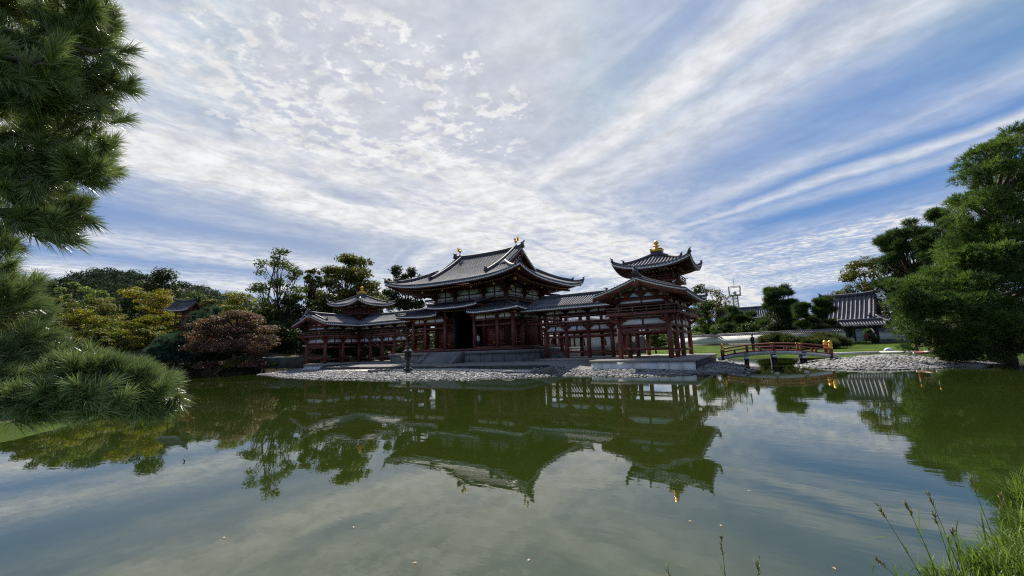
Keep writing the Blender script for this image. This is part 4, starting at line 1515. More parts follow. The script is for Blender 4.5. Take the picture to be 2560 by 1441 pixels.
def build_flat_bridge():
    """second bridge beyond the spit, mostly hidden by the big pine"""
    c = P(2490, 893, 31.0)
    T = thing('flat_bridge', 'low vermilion bridge in the shade under the large pine', 'bridge', (c[0], c[1], 0), rz=0.35)
    MB().box(-4.5, 4.5, -1.0, 1.0, .62, .78).build('deck', BRIDGE_RED, T)
    for sy in (-1, 1):
        MB().box(-4.5, 4.5, sy*1.02-.06, sy*1.02+.06, .50, .80).build('side_beam', STONE_W, T)
        for z in (1.25, 1.52):
            MB().tube([(-4.3, sy*.95, z), (0, sy*.95, z), (4.3, sy*.95, z)], .05, 8).build('rail', BRIDGE_RED, T)
        for x in (-4.3, -2.15, 0, 2.15, 4.3):
            p = MB().box(x-.09, x+.09, sy*.95-.09, sy*.95+.09, .78, 1.62).build('rail_post', BRIDGE_RED, T)
            if abs(x) > 4:
                MB().lathe([(.12, 0), (.12, .12), (.07, .14), (.13, .24), (.10, .34), (0.0, .42)], (x, sy*.95, 1.6), 12).build('post_cap', GOLD, p)
        for x in (-2.6, .3, 3.0):
            MB().lathe([(.2, -1.2), (.2, .6)], (x, sy*.75, 0), 12).build('pier', DARK, T)


build_flat_bridge()


# ---------------------------------------------------------------- stone lantern, rocks, kerbs
LANTERN = mat('dark_lantern_stone', (0.032, 0.033, 0.031), .9, .35, 3.0, bump=.4)


def build_lantern():
    x, y = 1.4, -15.3
    z = float(land_height(x, y))
    T = thing('stone_lantern', 'tall dark stone lantern on a round base on the cobble shore', 'stone lantern', (x, y, z))
    T.scale = (.84, .84, .95)
    MB().lathe([(.80, -.2), (.80, .08), (.72, .13)], n=8).lathe([(.52, .16), (.50, .30), (.30, .42)], n=16).build('base', LANTERN, T)
    MB().lathe([(.20, .42), (.185, .7), (.215, .74), (.215, .80), (.185, .84), (.19, 1.16)], n=16).build('shaft', LANTERN, T)
    MB().lathe([(.19, 1.16), (.42, 1.32), (.48, 1.36), (.48, 1.45)], n=6).build('platform', LANTERN, T)
    b = MB()
    for k in range(6):
        a = k*math.pi/3
        b.box(.27*math.cos(a)-.05, .27*math.cos(a)+.05, .27*math.sin(a)-.05, .27*math.sin(a)+.05, 1.45, 1.88)
    b.lathe([(.32, 1.45), (.32, 1.52)], n=6).lathe([(.32, 1.82), (.32, 1.90)], n=6)
    b.build('light_box', LANTERN, T)
    MB().lathe([(.56, 1.86), (.58, 1.95), (.36, 2.06), (.14, 2.18), (.10, 2.20)], n=6).build('roof', LANTERN, T)
    MB().lathe([(.09, 2.18), (.12, 2.24), (.15, 2.34), (.10, 2.44), (0.0, 2.52)], n=14).build('jewel', LANTERN, T)


build_lantern()


def rock(label, x, y, s, sx=1.0, sy=1.0, sz=.6, seed=1, group=None, dz=-.06):
    rng = np.random.default_rng(seed)
    v, f = ico()
    V, Fc = v, f
    for _ in range(2):                                   # subdivide
        mid, nf, V = {}, [], list(map(tuple, V))
        def mp(a, c):
            k = (min(a, c), max(a, c))
            if k not in mid:
                p = (np.array(V[a])+np.array(V[c]))/2
                V.append(tuple(p/np.linalg.norm(p)))
                mid[k] = len(V)-1
            return mid[k]
        for a, c, d in Fc:
            ab, bc, ca = mp(a, c), mp(c, d), mp(d, a)
            nf += [(a, ab, ca), (c, bc, ab), (d, ca, bc), (ab, bc, ca)]
        V, Fc = np.array(V), np.array(nf)
    k = rng.normal(size=(9, 3))
    k /= np.linalg.norm(k, axis=1)[:, None]
    r = 1-.28*np.maximum(0, V@k.T-.72).max(1)/.28*.9+rng.normal(0, .035, len(V))
    V = V*r[:, None]*np.array([sx, sy, sz])*s
    o = MB().add(V, Fc).build('rock', STONE_D)
    o.location = (x, y, float(land_height(x, y))+dz+s*sz*.35)
    o.rotation_euler = (0, 0, rng.uniform(0, 6))
    return tag(o, label, 'rock', group)


def kerb(label, pts, w, h, z, mtl=STONE_D, name='stone_kerb', kind=None):
    b = MB()
    for p, q in zip(pts[:-1], pts[1:]):
        b.bar((*p, z), (*q, z), w, h)
    o = b.build(name, mtl)
    return tag(o, label, 'kerb', kind=kind)


rock('low flat dark rock on the cobbles left of the stone lantern', -2.6, -15.6, .62, 1.5, .9, .5, 3)
rock('second dark rock lying behind the flat one left of the lantern', -1.9, -14.9, .50, 1.5, .9, .5, 4)
rock('rounded grey boulder by the shore below the hall corner', 15.6, -14.9, .62, 1.2, .9, .75, 5)
rock('dark flat rock beside the rounded boulder below the hall', 14.5, -14.2, .62, 1.6, .9, .45, 6)
rock('small dark rock at the edge of the pale strip before the hall', 12.2, -15.2, .48, 1.4, .9, .5, 7)
rock('dark rock at the waterline beside the large pine', 40.4, -5.9, .75, 1.7, .9, .55, 8)
rock('brown rock under the right end of the arched bridge', 33.4, -3.6, .45, 1.4, .9, .5, 9)
rock('pale stone standing in the water near the right bridge pier', 32.2, -4.6, .22, 1.5, .9, .6, 10)
kerb('long dark stone edging in front of the podium steps', [(-15, -12.8), (-8, -12.95), (0, -13.05), (8, -13.0), (14.5, -12.7)], .35, .34, .48, mat('dark_edging', (.045, .044, .042), .95, .4, 2, bump=.4))
SAND = mat('pale_sand', (0.42, 0.40, 0.35), .95, .12, 1.5, bump=.2, bscale=20)
tag(MB().grid(np.array([[(x, -14.4-.5*math.cos(x*.12)+.25*math.sin(x*.5), float(land_height(x, -14.6))+.07), (x, -13.25, float(land_height(x, -13.4))+.07)] for x in np.linspace(-13, 13.5, 28)])).build('sand_path', SAND), kind='structure')
kerb('pale stone kerb along the top of the cobble spit', [(34.2, 1.4), (37.5, 2.6), (41.5, 1.4)], .45, .2, .66, STONE_W)


# ---------------------------------------------------------------- plaster wall, gate, buildings behind
def wall_section(T, p, q, z0, h, cap=.95, base=.35):
    p, q = np.array(p, float), np.array(q, float)
    d = (q-p)/np.linalg.norm(q-p)
    n = np.array([d[1], -d[0]])
    L = np.linalg.norm(q-p)
    MB().bar((*p, z0+base+(h-base)/2), (*q, z0+base+(h-base)/2), .34, h-base).build('plaster_face', PLASTER_W, T)
    MB().bar((*p, z0+base/2-.2), (*q, z0+base/2-.2), .46, base+.4).build('stone_footing', STONE_D, T)
    b = MB()
    zf = lambda u, dd: z0+h+.03+.55*dd
    for s in (-1, 1):
        e = d
        O = p+n*s*.55
        slope(b, O, e, -n*s, 0, L, lambda u: 0, lambda u: .52, zf, sp=.34, r=.07, nd=3)
    b.sweep([(*(p+d*t), z0+h+.28) for t in (0, L/2, L)], .24, .22)
    b.build('tile_cap', TILE, T)


def build_wall():
    c0, c1, c2 = P(1690, 862, 96), P(1797, 863, 82), P(2119, 858, 64.5)
    z = 1.05
    T = thing('plaster_wall', 'long white plaster garden wall with grey tiled cap behind the arched bridge', 'wall', (c1[0], c1[1], 0))
    o = np.array([c1[0], c1[1]])
    wall_section(T, np.array(c0[:2])-o, (0, 0), z, 1.75)
    wall_section(T, (0, 0), np.array(c2[:2])-o, z, 1.75)
    a, b = P(2197, 857, 63.5), P(2420, 848, 60)
    T2 = thing('plaster_wall', 'short white plaster wall between the tiled gate and the large pine', 'wall', (a[0], a[1], 0))
    o = np.array([a[0], a[1]])
    wall_section(T2, (0, 0), np.array(b[:2])-o, .75, 1.85, base=.62)
    return c2, a


def hipgable(T, L, Wd, z0, H, gx, sp=.5, r=.11, uplift=.35, mats=(TILE, TILE_D), gable_mat=None):
    """hip-and-gable tiled roof centred on T, ridge along local x"""
    mt, md = mats
    rs = rise(H, Wd, .35)
    zfF = lambda u, d: z0+rs(d)+uplift*(abs(u)/L)**3*max(0, 1-d/3)**2
    zfS = lambda u, d: z0+rs(d)+uplift*(abs(u)/Wd)**3*max(0, 1-d/3)**2
    b = MB()
    for s in (-1, 1):
        slope(b, (0, s*Wd), (1, 0), (0, -s), -gx, gx, lambda u: 0, lambda u: Wd, zfF, sp=sp, r=r, nd=9)
        for k in (-1, 1):
            lo, hi = (gx, L) if k > 0 else (-L, -gx)
            slope(b, (0, s*Wd), (1, 0), (0, -s), lo, hi, lambda u: 0, lambda u: max(0, L-abs(u)), zfF, sp=sp, r=r, nd=5)
        slope(b, (s*L, 0), (0, 1), (-s, 0), -Wd, Wd, lambda u: 0, lambda u: min(L-gx+.5, Wd-abs(u)), zfS, sp=sp, r=r, nd=6)
    roof = b.build('roof', mt, T)
    b = MB()
    b.sweep([(x, 0, z0+H-.05+.25*(abs(x)/gx)**3) for x in np.linspace(-gx-.1, gx+.1, 15)], .5, .62)
    for s in (-1, 1):
        ornament(b, (s*(gx+.1), 0, z0+H+.5), (s, 0), .5)
    b.build('main_ridge', md, roof)
    for sx in (-1, 1):
        for sy in (-1, 1):
            b = MB()
            b.sweep([(sx*(gx-.8), sy*(Wd-d), zfF(gx-.8, d)+.02) for d in np.linspace(Wd-.2, Wd*.32, 10)], .36, .36)
            ornament(b, (sx*(gx-.8), sy*Wd*.68, zfF(gx-.8, Wd*.32)+.3), (0, sy), .36)
            b.sweep([(sx*(L-d), sy*(Wd-d), zfF(L-d, d)+.02) for d in np.linspace(L-gx, 0, 10)], .34, .32)
            ornament(b, (sx*L, sy*Wd, zfF(L, 0)+.25), (sx, sy), .32)
            b.build('hip_ridge', md, roof)
        b = MB()
        verge_tiles(b, [(sx*gx, y, zfF(gx, Wd-abs(y))+.05) for y in np.linspace(-(Wd-(L-gx)), Wd-(L-gx), 19)], (sx, 0), .10, .6, .4)
        b.build('verge_tiles', mt, roof)
        ys = np.linspace(-(Wd-(L-gx)), Wd-(L-gx), 15)
        MB().prism([(ys[0], z0+rs(L-gx)-.2)]+[(y, zfF(gx, Wd-abs(y))-.1) for y in ys]+[(ys[-1], z0+rs(L-gx)-.2)], (sx*(gx-.6), 0, 0), (0, 1, 0), (0, 0, 1), (sx, 0, 0), .1).build('gable_wall', gable_mat or DARK, roof)
    b = MB()
    for s in (-1, 1):
        b.bar((-L+.3, s*(Wd-.3), z0-.12), (L-.3, s*(Wd-.3), z0-.12), .5, .14)
        b.bar((s*(L-.3), -Wd+.3, z0-.12), (s*(L-.3), Wd-.3, z0-.12), .5, .14)
    b.box(-L+.5, L-.5, -Wd+.5, Wd-.5, z0-.02, z0+.06)
    b.build('eave_underside', DARK, roof)
    return roof


def build_gate(c2, a):
    c2, a = np.array(c2[:2]), np.array(a[:2])
    d = (a-c2)/np.linalg.norm(a-c2)
    L = np.linalg.norm(a-c2)
    ang = math.atan2(d[1], d[0])
    mid = (a+c2)/2
    T = thing('garden_gate', 'dark timber gate with a small tiled roof set in the white wall', 'gate', (*mid, .75), ang)
    h = L/2
    for s in (-1, 1):
        MB().box(s*(h-.05)-.17, s*(h-.05)+.17, -.2, .2, -.2, 2.65).build('post', DARK, T)
        MB().box(s*h*.99-.1, s*h*.99+.1, .2, 1.8, -.2, 2.4).build('side_panel', DARK, T)
    b = MB().box(-h-.3, h+.3, -.16, .16, 2.35, 2.65).box(-h-.4, h+.4, -.9, .9, 2.72, 2.80)
    b.build('lintel', DARK, T)
    MB().box(-h+.3, h-.3, -.5, .5, -.25, .02).build('threshold', STONE_W, T)
    b = MB()
    zf = lambda u, dd: 2.80+.62*dd
    for s in (-1, 1):
        slope(b, (0, s*1.25), (1, 0), (0, -s), -h-.9, h+.9, lambda u: 0, lambda u: 1.25, zf, sp=.36, r=.085, nd=4)
    b.build('roof', TILE_PALE, T)
    b = MB().sweep([(x, 0, 3.52) for x in (-h-.9, 0, h+.9)], .34, .34)
    b.build('ridge', TILE_D, T)
    # the big roof of the building behind the gate
    e0, e1 = P(2052, 742, 83), P(2188, 722, 77)
    m = (e0+e1)/2
    ang = math.atan2(e1[1]-e0[1], e1[0]-e0[0])
    H = thing('temple_building', 'temple building with a large striped grey tiled hip-and-gable roof behind the gate', 'temple building', (m[0], m[1], 0), ang)
    half = np.linalg.norm((e1-e0)[:2])/2
    zr = m[2]-.75
    hipgable(H, half+2.0, 5.6, 3.75, zr-3.75, half, sp=.62, r=.14, uplift=.4, mats=(TILE_PALE, TILE_D))
    MB().box(-half-.4, half+.4, -4, 4, .8, 3.7).build('wall', PLASTER_W, H)
    for x in np.linspace(-half-.4, half+.4, 6):
        MB().box(x-.12, x+.12, -4.08, -4.0, .8, 3.7).build('post', DARK, H)


_c2, _a = build_wall()
build_gate(_c2, _a)


def house(label, px, py_ridge, depth, half, wd, zeave, ang, wallmat, roofmat):
    c = P(px, py_ridge, depth)
    T = thing('house', label, 'house', (c[0], c[1], 0), ang)
    rs = rise(c[2]-zeave, wd, .1)
    zf = lambda u, d: zeave+rs(d)
    b = MB()
    for s in (-1, 1):
        slope(b, (0, s*wd), (1, 0), (0, -s), -half, half, lambda u: 0, lambda u: wd, zf, sp=.5, r=.10, nd=4)
    b.sweep([(x, 0, c[2]-.05) for x in (-half, 0, half)], .4, .4)
    b.build('roof', roofmat, T)
    b = MB().box(-half+.6, half-.6, -wd+.8, wd-.8, .6, zeave+.1)
    for s in (-1, 1):
        b.prism([(-wd+.8, zeave), (0, c[2]-.35), (wd-.8, zeave)], (s*(half-.62), 0, 0), (0, 1, 0), (0, 0, 1), (-s, 0, 0), .1)
    b.build('wall', wallmat, T)
    b = MB()
    for x in np.linspace(-half*.6, half*.6, 4):
        MB().box(x-.5, x+.5, -wd+.77, -wd+.8, zeave-1.8, zeave-.6).build('window', DARK, T)
    return T


HOUSE_G = mat('house_wall_grey', (0.34, 0.33, 0.31), 0.9, 0.1, 1.0)
house('grey gabled house roof behind the garden trees below the mast', 1862, 771, 112, 7.0, 4.2, 6.3, .05, HOUSE_G, TILE_PALE)
house('low house with pale tiled roof between the round pine and the flat pine', 1905, 796, 104, 5.0, 3.6, 4.6, -.25, PLASTER_W, TILE_PALE)


def build_lodge():
    """pale building with bell-shaped windows seen through the right gallery"""
    c = P(1437, 866, 64)
    T = thing('white_lodge', 'white walled building with bell-shaped windows seen through the right gallery', 'building', (c[0], c[1], 0), .15)
    MB().box(-7, 7, 0, 5, 1.75, 3.9).build('wall', PLASTER, T)
    MB().box(-7.6, 7.6, -.7, 5.5, .6, 1.70).build('stone_base', STONE, T)
    poly = [(-.42, 0), (-.40, .75), (-.28, 1.05), (-.10, 1.18), (0, 1.34), (.10, 1.18), (.28, 1.05), (.40, .75), (.42, 0)]
    for x in (-5.6, -3.4, 1.2, 4.4):
        MB().prism(poly, (x, .0, 1.95), (1, 0, 0), (0, 0, 1), (0, -1, 0), .04).build('bell_window', DOOR, T)
    for x in (-4.6, -2.4, 0, 2.4, 5.6, -7, 7):
        MB().box(x-.12, x+.12, -.08, .02, 1.72, 3.9).build('post', WOOD, T)
    MB().box(-1.9, -.6, -.06, -.001, 1.75, 3.4).build('door', DOOR, T)
    for z in (3.5, 3.86):
        MB().box(-7, 7, -.06, -.002, z-.08, z+.08).build('tie_beam', WOOD, T)
    b = MB()
    zf = lambda u, d: 4.0+.5*d
    for s, O in ((-1, (0, -1.2)), (1, (0, 6.2))):
        slope(b, O, (1, 0), (0, -s), -8.2, 8.2, lambda u: 0, lambda u: 3.7, zf, sp=.4, r=.09, nd=4)
    b.build('roof', TILE, T)
    MB().box(-7, 7, .1, 4.9, 3.9, 4.0).build('ceiling', DARK, T)


build_lodge()
SCREEN = mat('grey_screen', (0.10, 0.10, 0.095), 0.8, 0.4, 1.2, stretch=(1, 1, .4))
for i, (x, w) in enumerate(((16.6, 1.5), (18.6, 1.5))):
    o = MB().box(-w/2, w/2, -.05, .05, .1, 2.1).box(-w/2-.06, -w/2, -.07, .07, 0, 2.15).box(w/2, w/2+.06, -.07, .07, 0, 2.15).build('screen_panel', SCREEN)
    o.location = (x-2.2, 7.4, .78)
    tag(o, ('weathered grey standing screen panel seen through the right gallery, nearer the hall', 'weathered grey standing screen panel seen through the right gallery, nearer the turret')[i], 'screen panel')


def build_mast():
    t, base = P(1835, 716, 190), 4.0
    T = thing('lattice_mast', 'slim red and white lattice mast with a platform on the skyline', 'mast', (t[0], t[1], base))
    red, wht = mat('mast_red', (0.30, 0.17, 0.15), .6, .1), mat('mast_white', (0.34, 0.34, 0.35), .6, .1)
    h = t[2]-base
    b = MB()
    n = 14
    for k in range(n):
        z0, z1 = h*.8*k/n, h*.8*(k+1)/n
        w0, w1 = 1.5-.6*k/n, 1.5-.6*(k+1)/n
        mi = (k//2) % 2
        for i, j in ((-1, -1), (1, -1), (1, 1), (-1, 1)):
            b.bar((i*w0, j*w0, z0), (i*w1, j*w1, z1), .28, .28, mi=mi)
            i2, j2 = -j, i
            b.bar((i*w0, j*w0, z0), (i2*w1, j2*w1, z1), .16, .16, mi=mi)
            b.bar((i*w1, j*w1, z1), (i2*w1, j2*w1, z1), .14, .14, mi=mi)
    b.build('tower', [red, wht], T)
    MB().box(-2.4, 2.4, -2.4, 2.4, h*.8, h*.815).build('platform', wht, T)
    b = MB()
    for i, j in ((-1, -1), (1, -1), (1, 1), (-1, 1)):
        b.bar((i*2.1, j*2.1, h*.81), (i*2.3, j*2.3, h*.99), .25, .25)
        b.bar((i*2.1, j*2.1, h*.81), (-j*2.2, i*2.2, h*.9), .14, .14)
        b.bar((i*2.3, j*2.3, h*.985), (-j*2.3, i*2.3, h*.985), .25, .25)
    b.lathe([(.5, h*.82), (.8, h*.86), (.3, h*.9)], n=10)
    b.build('antenna_cage', wht, T)
    MB().tube([(0, 0, h*.98), (0, 0, h*1.2)], .1, 6).build('antenna_rod', wht, T)


build_mast()


# ---------------------------------------------------------------- bell tower on the rise
def build_bell_tower():
    c = BELL
    T = thing('bell_tower', 'open red bell tower with upswept grey roof among the yellow maples', 'bell tower', (c[0], c[1], c[2]-.3), math.radians(34))
    k = BELL_D/74.0
    T.scale = (.66, .66, .92)
    for x in (-1.25, 1.25):
        for y in (-1.25, 1.25):
            MB().tube([(x*1.12, y*1.12, 0), (x, y, 3.7)], [.20, .17], 12).build('pillar', WOOD, T)
    for z in (1.0, 2.75, 3.35):
        for s in (-1, 1):
            w = 1.25*(1.12-.12*z/3.7)
            MB().bar((-w-.25, s*w, z), (w+.25, s*w, z), .15, .2).build('tie_beam', WOOD, T)
            MB().bar((s*w, -w-.25, z), (s*w, w+.25, z), .15, .2).build('tie_beam', WOOD, T)
    b = MB()
    b.box(-1.6, 1.6, -1.6, 1.6, 3.7, 3.95)
    for s in (-1, 1):
        b.bar((-2.4, s*1.25, 3.95), (2.4, s*1.25, 3.95), .2, .3)
        b.prism([(-2.6, 4.05), (0, 5.45), (2.6, 4.05)], (s*1.75, 0, 0), (0, 1, 0), (0, 0, 1), (-s, 0, 0), .1)
    b.build('roof_frame', WOOD_D, T)
    rs = rise(1.75, 3.0, .35)
    zf = lambda u, d: 4.0+rs(d)+.35*(abs(u)/2.9)**2.5*max(0, 1-d/4)
    b = MB()
    eb = MB()
    for s in (-1, 1):
        slope(b, (0, s*3.0), (1, 0), (0, -s), -2.9, 2.9, lambda u: 0, lambda u: 3.0, zf, sp=.32, r=.075, nd=7)
        eave_trim(eb, (0, s*3.0), (1, 0), (0, -s), -2.9, 2.9, zf, lambda u: 3, reach=2.0, rows=1)
    roof = b.build('roof', TILE, T)
    eb.build('eave_underside', [WOOD_D, WOOD, EDGE], T)
    b = MB()
    b.sweep([(x, 0, 5.70+.35*(abs(x)/2.9)**2.5) for x in np.linspace(-2.95, 2.95, 13)], .34, .42)
    for s in (-1, 1):
        ornament(b, (s*2.95, 0, 6.35), (s, 0), .34)
        for y in (-1, 1):
            b.sweep([(s*2.3, y*(3-d), zf(2.3, d)+.02) for d in np.linspace(2.8, 1.0, 7)], .24, .24)
    b.build('main_ridge', TILE_D, roof)
    b = MB()
    for s in (-1, 1):
        for y in (-1, 1):
            b.grid(np.array([[(s*2.93, y*(3-d), zf(2.9, d)-.02), (s*2.93, y*(3-d), zf(2.9, d)-.34), (s*2.84, y*(3-d), zf(2.9, d)-.34)] for d in np.linspace(0, 3, 9)]))
    b.build('barge_board', WOOD, roof)
    MB().lathe([(.62, 1.25), (.60, 1.45), (.55, 2.2), (.45, 2.6), (.2, 2.75), (.08, 2.8), (.08, 3.3)], n=20).build('bell', BRONZE, T)
    MB().box(-1.9, 1.9, -1.9, 1.9, -1.6, .02).build('stone_base', STONE_D, T)


build_bell_tower()


# ---------------------------------------------------------------- small things in the garden
def fence_rail(label, a, b_, h, name='rail_fence', mtl=None):
    T = thing(name, label, 'fence', (a[0], a[1], float(land_height(a[0], a[1]))))
    d = np.array(b_)-np.array(a)
    MB().bar((0, 0, h), (*d, h), .12, .16).build('rail', mtl or STONE_W, T)
    n = max(2, int(np.linalg.norm(d)/1.6)+1)
    for t in np.linspace(0.02, .98, n):
        MB().box(d[0]*t-.07, d[0]*t+.07, d[1]*t-.07, d[1]*t+.07, -.4, h-.08).build('post', STONE_D, T)


_p, _q = P(657, 888, 58), P(700, 887, 56)
fence_rail('white topped bench rail on the bank beside the rust-red cherry', _p[:2], _q[:2], .75, 'bench_rail')
_p, _q = P(608, 901, 58), P(760, 893, 54)
kerb('dark retaining wall along the left bank beside the gallery', [tuple(_p[:2]), tuple(_q[:2])], .5, 1.4, 1.2, mat('dark_bank_stone', (0.045, 0.045, 0.034), .95, .4, 1.5, bump=.5), 'retaining_wall')  # plain dark stone colour over the whole wall, tone varied by noise
_o = MB().tube([(2.25, -40.3, .06), (2.1, -39.4, .07), (.5, -36.7, .07), (-4.1, -32.9, .06), (-9, -30.9, .05)], .14, 8).build('log_edging', BARK)
tag(_o, 'weathered log edging along the waterline under the near pine', 'log edging')
_c = P(2222, 879, 43.5)
_o = MB().lathe([(.62, -.1), (.58, .1), (.42, .26), (.2, .36), (0, .38)], n=14).build('covered_heap', mat('white_sheet', (0.75, 0.75, 0.75), .8, .08, 3, bump=.5, bscale=4), smooth=True)
_o.location = (_c[0], _c[1], float(land_height(_c[0], _c[1])))
_o.scale = (.72, .45, .8)
_o.rotation_euler = (0, 0, .4)
tag(_o, 'small white covered heap lying on the lawn edge above the cobble spit', 'covered heap')
# hooked stick in the pond
_c = P(461, 1152, 2.19*FPX/(1152-897))
_o = MB().tube([(0, 0, -.2), (0, 0, .03), (-.012, 0, .045), (-.05, 0, .042)], [.012, .012, .012, .009], 8).build('hooked_stick', DARK)
_o.location = (_c[0], _c[1], 0)
tag(_o, 'small dark hooked stick poking out of the pond', 'stick')
# fallen leaves floating on the water
_lf = None
_spots = [(560, 1346), (1322, 1402), (1725, 1305), (1802, 1316), (1873, 1228), (2085, 1423), (1037, 1409), (884, 1320)]
for i, (px, py) in enumerate(_spots):
    v = P(px, py, 1.0)-CAM
    c = CAM+v*(-CAM[2]/v[2])
    if _lf is None:
        _lf = MB().add([(-.026, 0, .004), (-.008, .011, .009), (.024, .002, .005), (-.005, -.012, .008)], [(0, 3, 2, 1)]).build('floating_leaf', leaf('fallen_leaf', (.62, .50, .38), (.5, .35, .22), 4))
        o = _lf
    else:
        o = _lf.copy()
        COL.objects.link(o)
    o.location = (c[0], c[1], .004)
    o.rotation_euler = (0, 0, i*1.7)
    tag(o, 'small pale fallen leaf floating on the pond', 'leaf', 'fallen leaves floating on the pond')


# ---------------------------------------------------------------- people
def person(label, loc, face, h, top, legs, hair=(0.02, 0.015, 0.012), pose='stand', group=None):
    """continuous skinned body; face = direction of view (radians from +x)"""
    sk = mat('skin', (0.42, 0.25, 0.18), .6, .08) if 'skin' not in MATS else MATS['skin']
    k = h/1.7
    V, E, Rd = [], [], []

    def j(x, y, z, r, par=None):
        V.append((x*k, y*k, z*k))
        Rd.append(r*k)
        if par is not None:
            E.append((par, len(V)-1))
        return len(V)-1
    pel = j(0, 0, .93, .145)
    wa = j(0, 0, 1.08, .125, pel)
    ch = j(.01, 0, 1.28, .15, wa)
    nb = j(0, 0, 1.43, .075, ch)
    nk = j(.01, 0, 1.50, .055, nb)
    hd = j(.03, 0, 1.58, .088, nk)
    ht = j(.02, 0, 1.65, .075, hd)
    st = .12 if pose == 'walk' else .0
    for s in (-1, 1):
        hip = j(0, s*.09, .88, .10, pel)
        kn = j(.03+s*st*.5, s*.10, .48, .065, hip)
        an = j(-.01+s*st, s*.10, .09, .045, kn)
        j(.14+s*st, s*.11, .035, .035, an)
        sh = j(0, s*.18, 1.38, .062, ch)
        if pose == 'hold':
            el = j(.06, s*.23, 1.12, .045, sh)
            wr = j(.26, s*.10, 1.18, .032, el)
            d = np.array([.9, -s*.4, .15])
        else:
            el = j(-.03-s*st*.4, s*.235, 1.10, .045, sh)
            wr = j(.05-s*st*.6, s*.24, .86, .032, el)
            d = np.array([.25, 0, -1.0])
        d = d/np.linalg.norm(d)
        w = np.array(V[wr])/k
        pm = w+d*.06
        pa = j(*pm, .030, wr)
        side = np.cross(d, [0, s, 0.2])
        side /= np.linalg.norm(side)
        for i, ln in enumerate((.075, .085, .08, .065)):
            b0 = pm+d*.035+side*(i-1.5)*.019
            f1 = j(*b0, .0085, pa)
            f2 = j(*(b0+d*ln*.55+np.array([0, -s*.008, 0])), .0080, f1)
            j(*(b0+d*ln+np.array([0, -s*.03, 0])), .0065, f2)
        t1 = j(*(pm-d*.01+side*.038), .010, pa)
        j(*(pm+d*.035+side*.058), .008, t1)
    me = bpy.data.meshes.new('person')
    me.from_pydata(V, E, [])
    o = bpy.data.objects.new('person', me)
    COL.objects.link(o)
    md = o.modifiers.new('skin', 'SKIN')
    sv = me.skin_vertices[0].data
    for i, r in enumerate(Rd):
        sv[i].radius = (r, r)
    sv[0].use_root = True
    o.modifiers.new('sub', 'SUBSURF').levels = 1
    dg = bpy.context.evaluated_depsgraph_get()
    m2 = bpy.data.meshes.new_from_object(o.evaluated_get(dg))
    o.modifiers.clear()
    o.data = m2
    bpy.data.meshes.remove(me)
    for q in (sk, top, legs):
        m2.materials.append(q)
    zz = np.array([p.center[2] for p in m2.polygons])/k
    yy = np.array([abs(p.center[1]) for p in m2.polygons])/k
    xx = np.array([p.center[0] for p in m2.polygons])/k
    hand = ((yy > .2) & (zz < .87)) if pose != 'hold' else ((xx > .24) & (zz > 1.0) & (zz < 1.4))
    idx = np.where(zz > 1.47, 0, np.where(hand, 0, np.where(zz > .90, 1, 2)))
    idx = np.where((zz < .9) & (yy > .2) & ~hand, 1, idx)
    m2.polygons.foreach_set('material_index', idx.astype(np.int32))
    m2.polygons.foreach_set('use_smooth', np.ones(len(idx), bool))
    o.location = loc
    o.rotation_euler = (0, 0, face)
    tag(o, label, 'person', group)
    hm = mat('hair', hair, .5, .2) if 'hair' not in MATS else MATS['hair']
    b = MB()
    n, mrow = 14, 7
    G = []
    for a in np.linspace(0, math.pi*.58, mrow):
        G.append([((.005+.112*math.sin(a)*math.cos(t)*(.82 if math.cos(t) > 0 else 1.0))*k, .092*math.sin(a)*math.sin(t)*k, (1.605+.115*math.cos(a)-(.02 if math.cos(t) < 0 else -.03)*math.sin(a))*k) for t in np.linspace(0, 2*math.pi, n)])
    b.grid(np.array(G))
    b.build('hair', hm, o, smooth=True)
    f = MB()
    f.lathe([(.012*k, 0), (.010*k, .02*k), (0, .03*k)], (.118*k, 0, 1.56*k), 8)
    f.build('nose', sk, o, smooth=True)
    for s in (-1, 1):
        MB().lathe([(.001*k, -.008*k), (.010*k, 0), (.001*k, .008*k)], (.108*k, s*.033*k, 1.592*k), 8).build('eye', DARK, o)
        MB().lathe([(.004*k, -.03*k), (.018*k, 0), (.004*k, .03*k)], (.02*k, s*.092*k, 1.58*k), 8).build('ear', sk, o)
    MB().box(.106*k, .112*k, -.022*k, .022*k, 1.535*k, 1.541*k).build('mouth', DOOR, o)
    return o


CLOTH_BK = mat('black_cloth', (0.018, 0.018, 0.02), .9, .3, 8)
CLOTH_WH = mat('white_cloth', (0.66, 0.68, 0.72), .9, .08, 8)
CLOTH_RD = mat('red_cloth', (0.22, 0.035, 0.04), .9, .2, 8)
CLOTH_DN = mat('denim', (0.05, 0.065, 0.11), .9, .2, 8)
CLOTH_GR = mat('grey_cloth', (0.22, 0.22, 0.23), .9, .2, 8)
person('person in black standing on the arched bridge', (28.6, -1.35, .93), 2.6, 1.66, CLOTH_BK, CLOTH_BK, pose='hold')
person('person in a white shirt and jeans inside the open doorway of the hall', (1.55, -4.6, 2.17), -1.2, 1.66, CLOTH_WH, CLOTH_DN)
person('person in grey standing in the shade inside the hall doorway', (.55, -3.9, 2.17), -1.8, 1.62, CLOTH_GR, CLOTH_BK)
_c = P(2166, 858, 63.2)
person('person in a red jacket walking through the tiled gate', (_c[0], _c[1], .78), -2.4, 1.66, CLOTH_RD, CLOTH_BK, pose='walk')
_c = P(621, 892, 58.5)
person('person in grey standing on the path under the rust-red cherry', (_c[0], _c[1], float(land_height(_c[0], _c[1]))), -.9, 1.62, CLOTH_GR, CLOTH_BK)
_c = P(604, 892, 60.5)
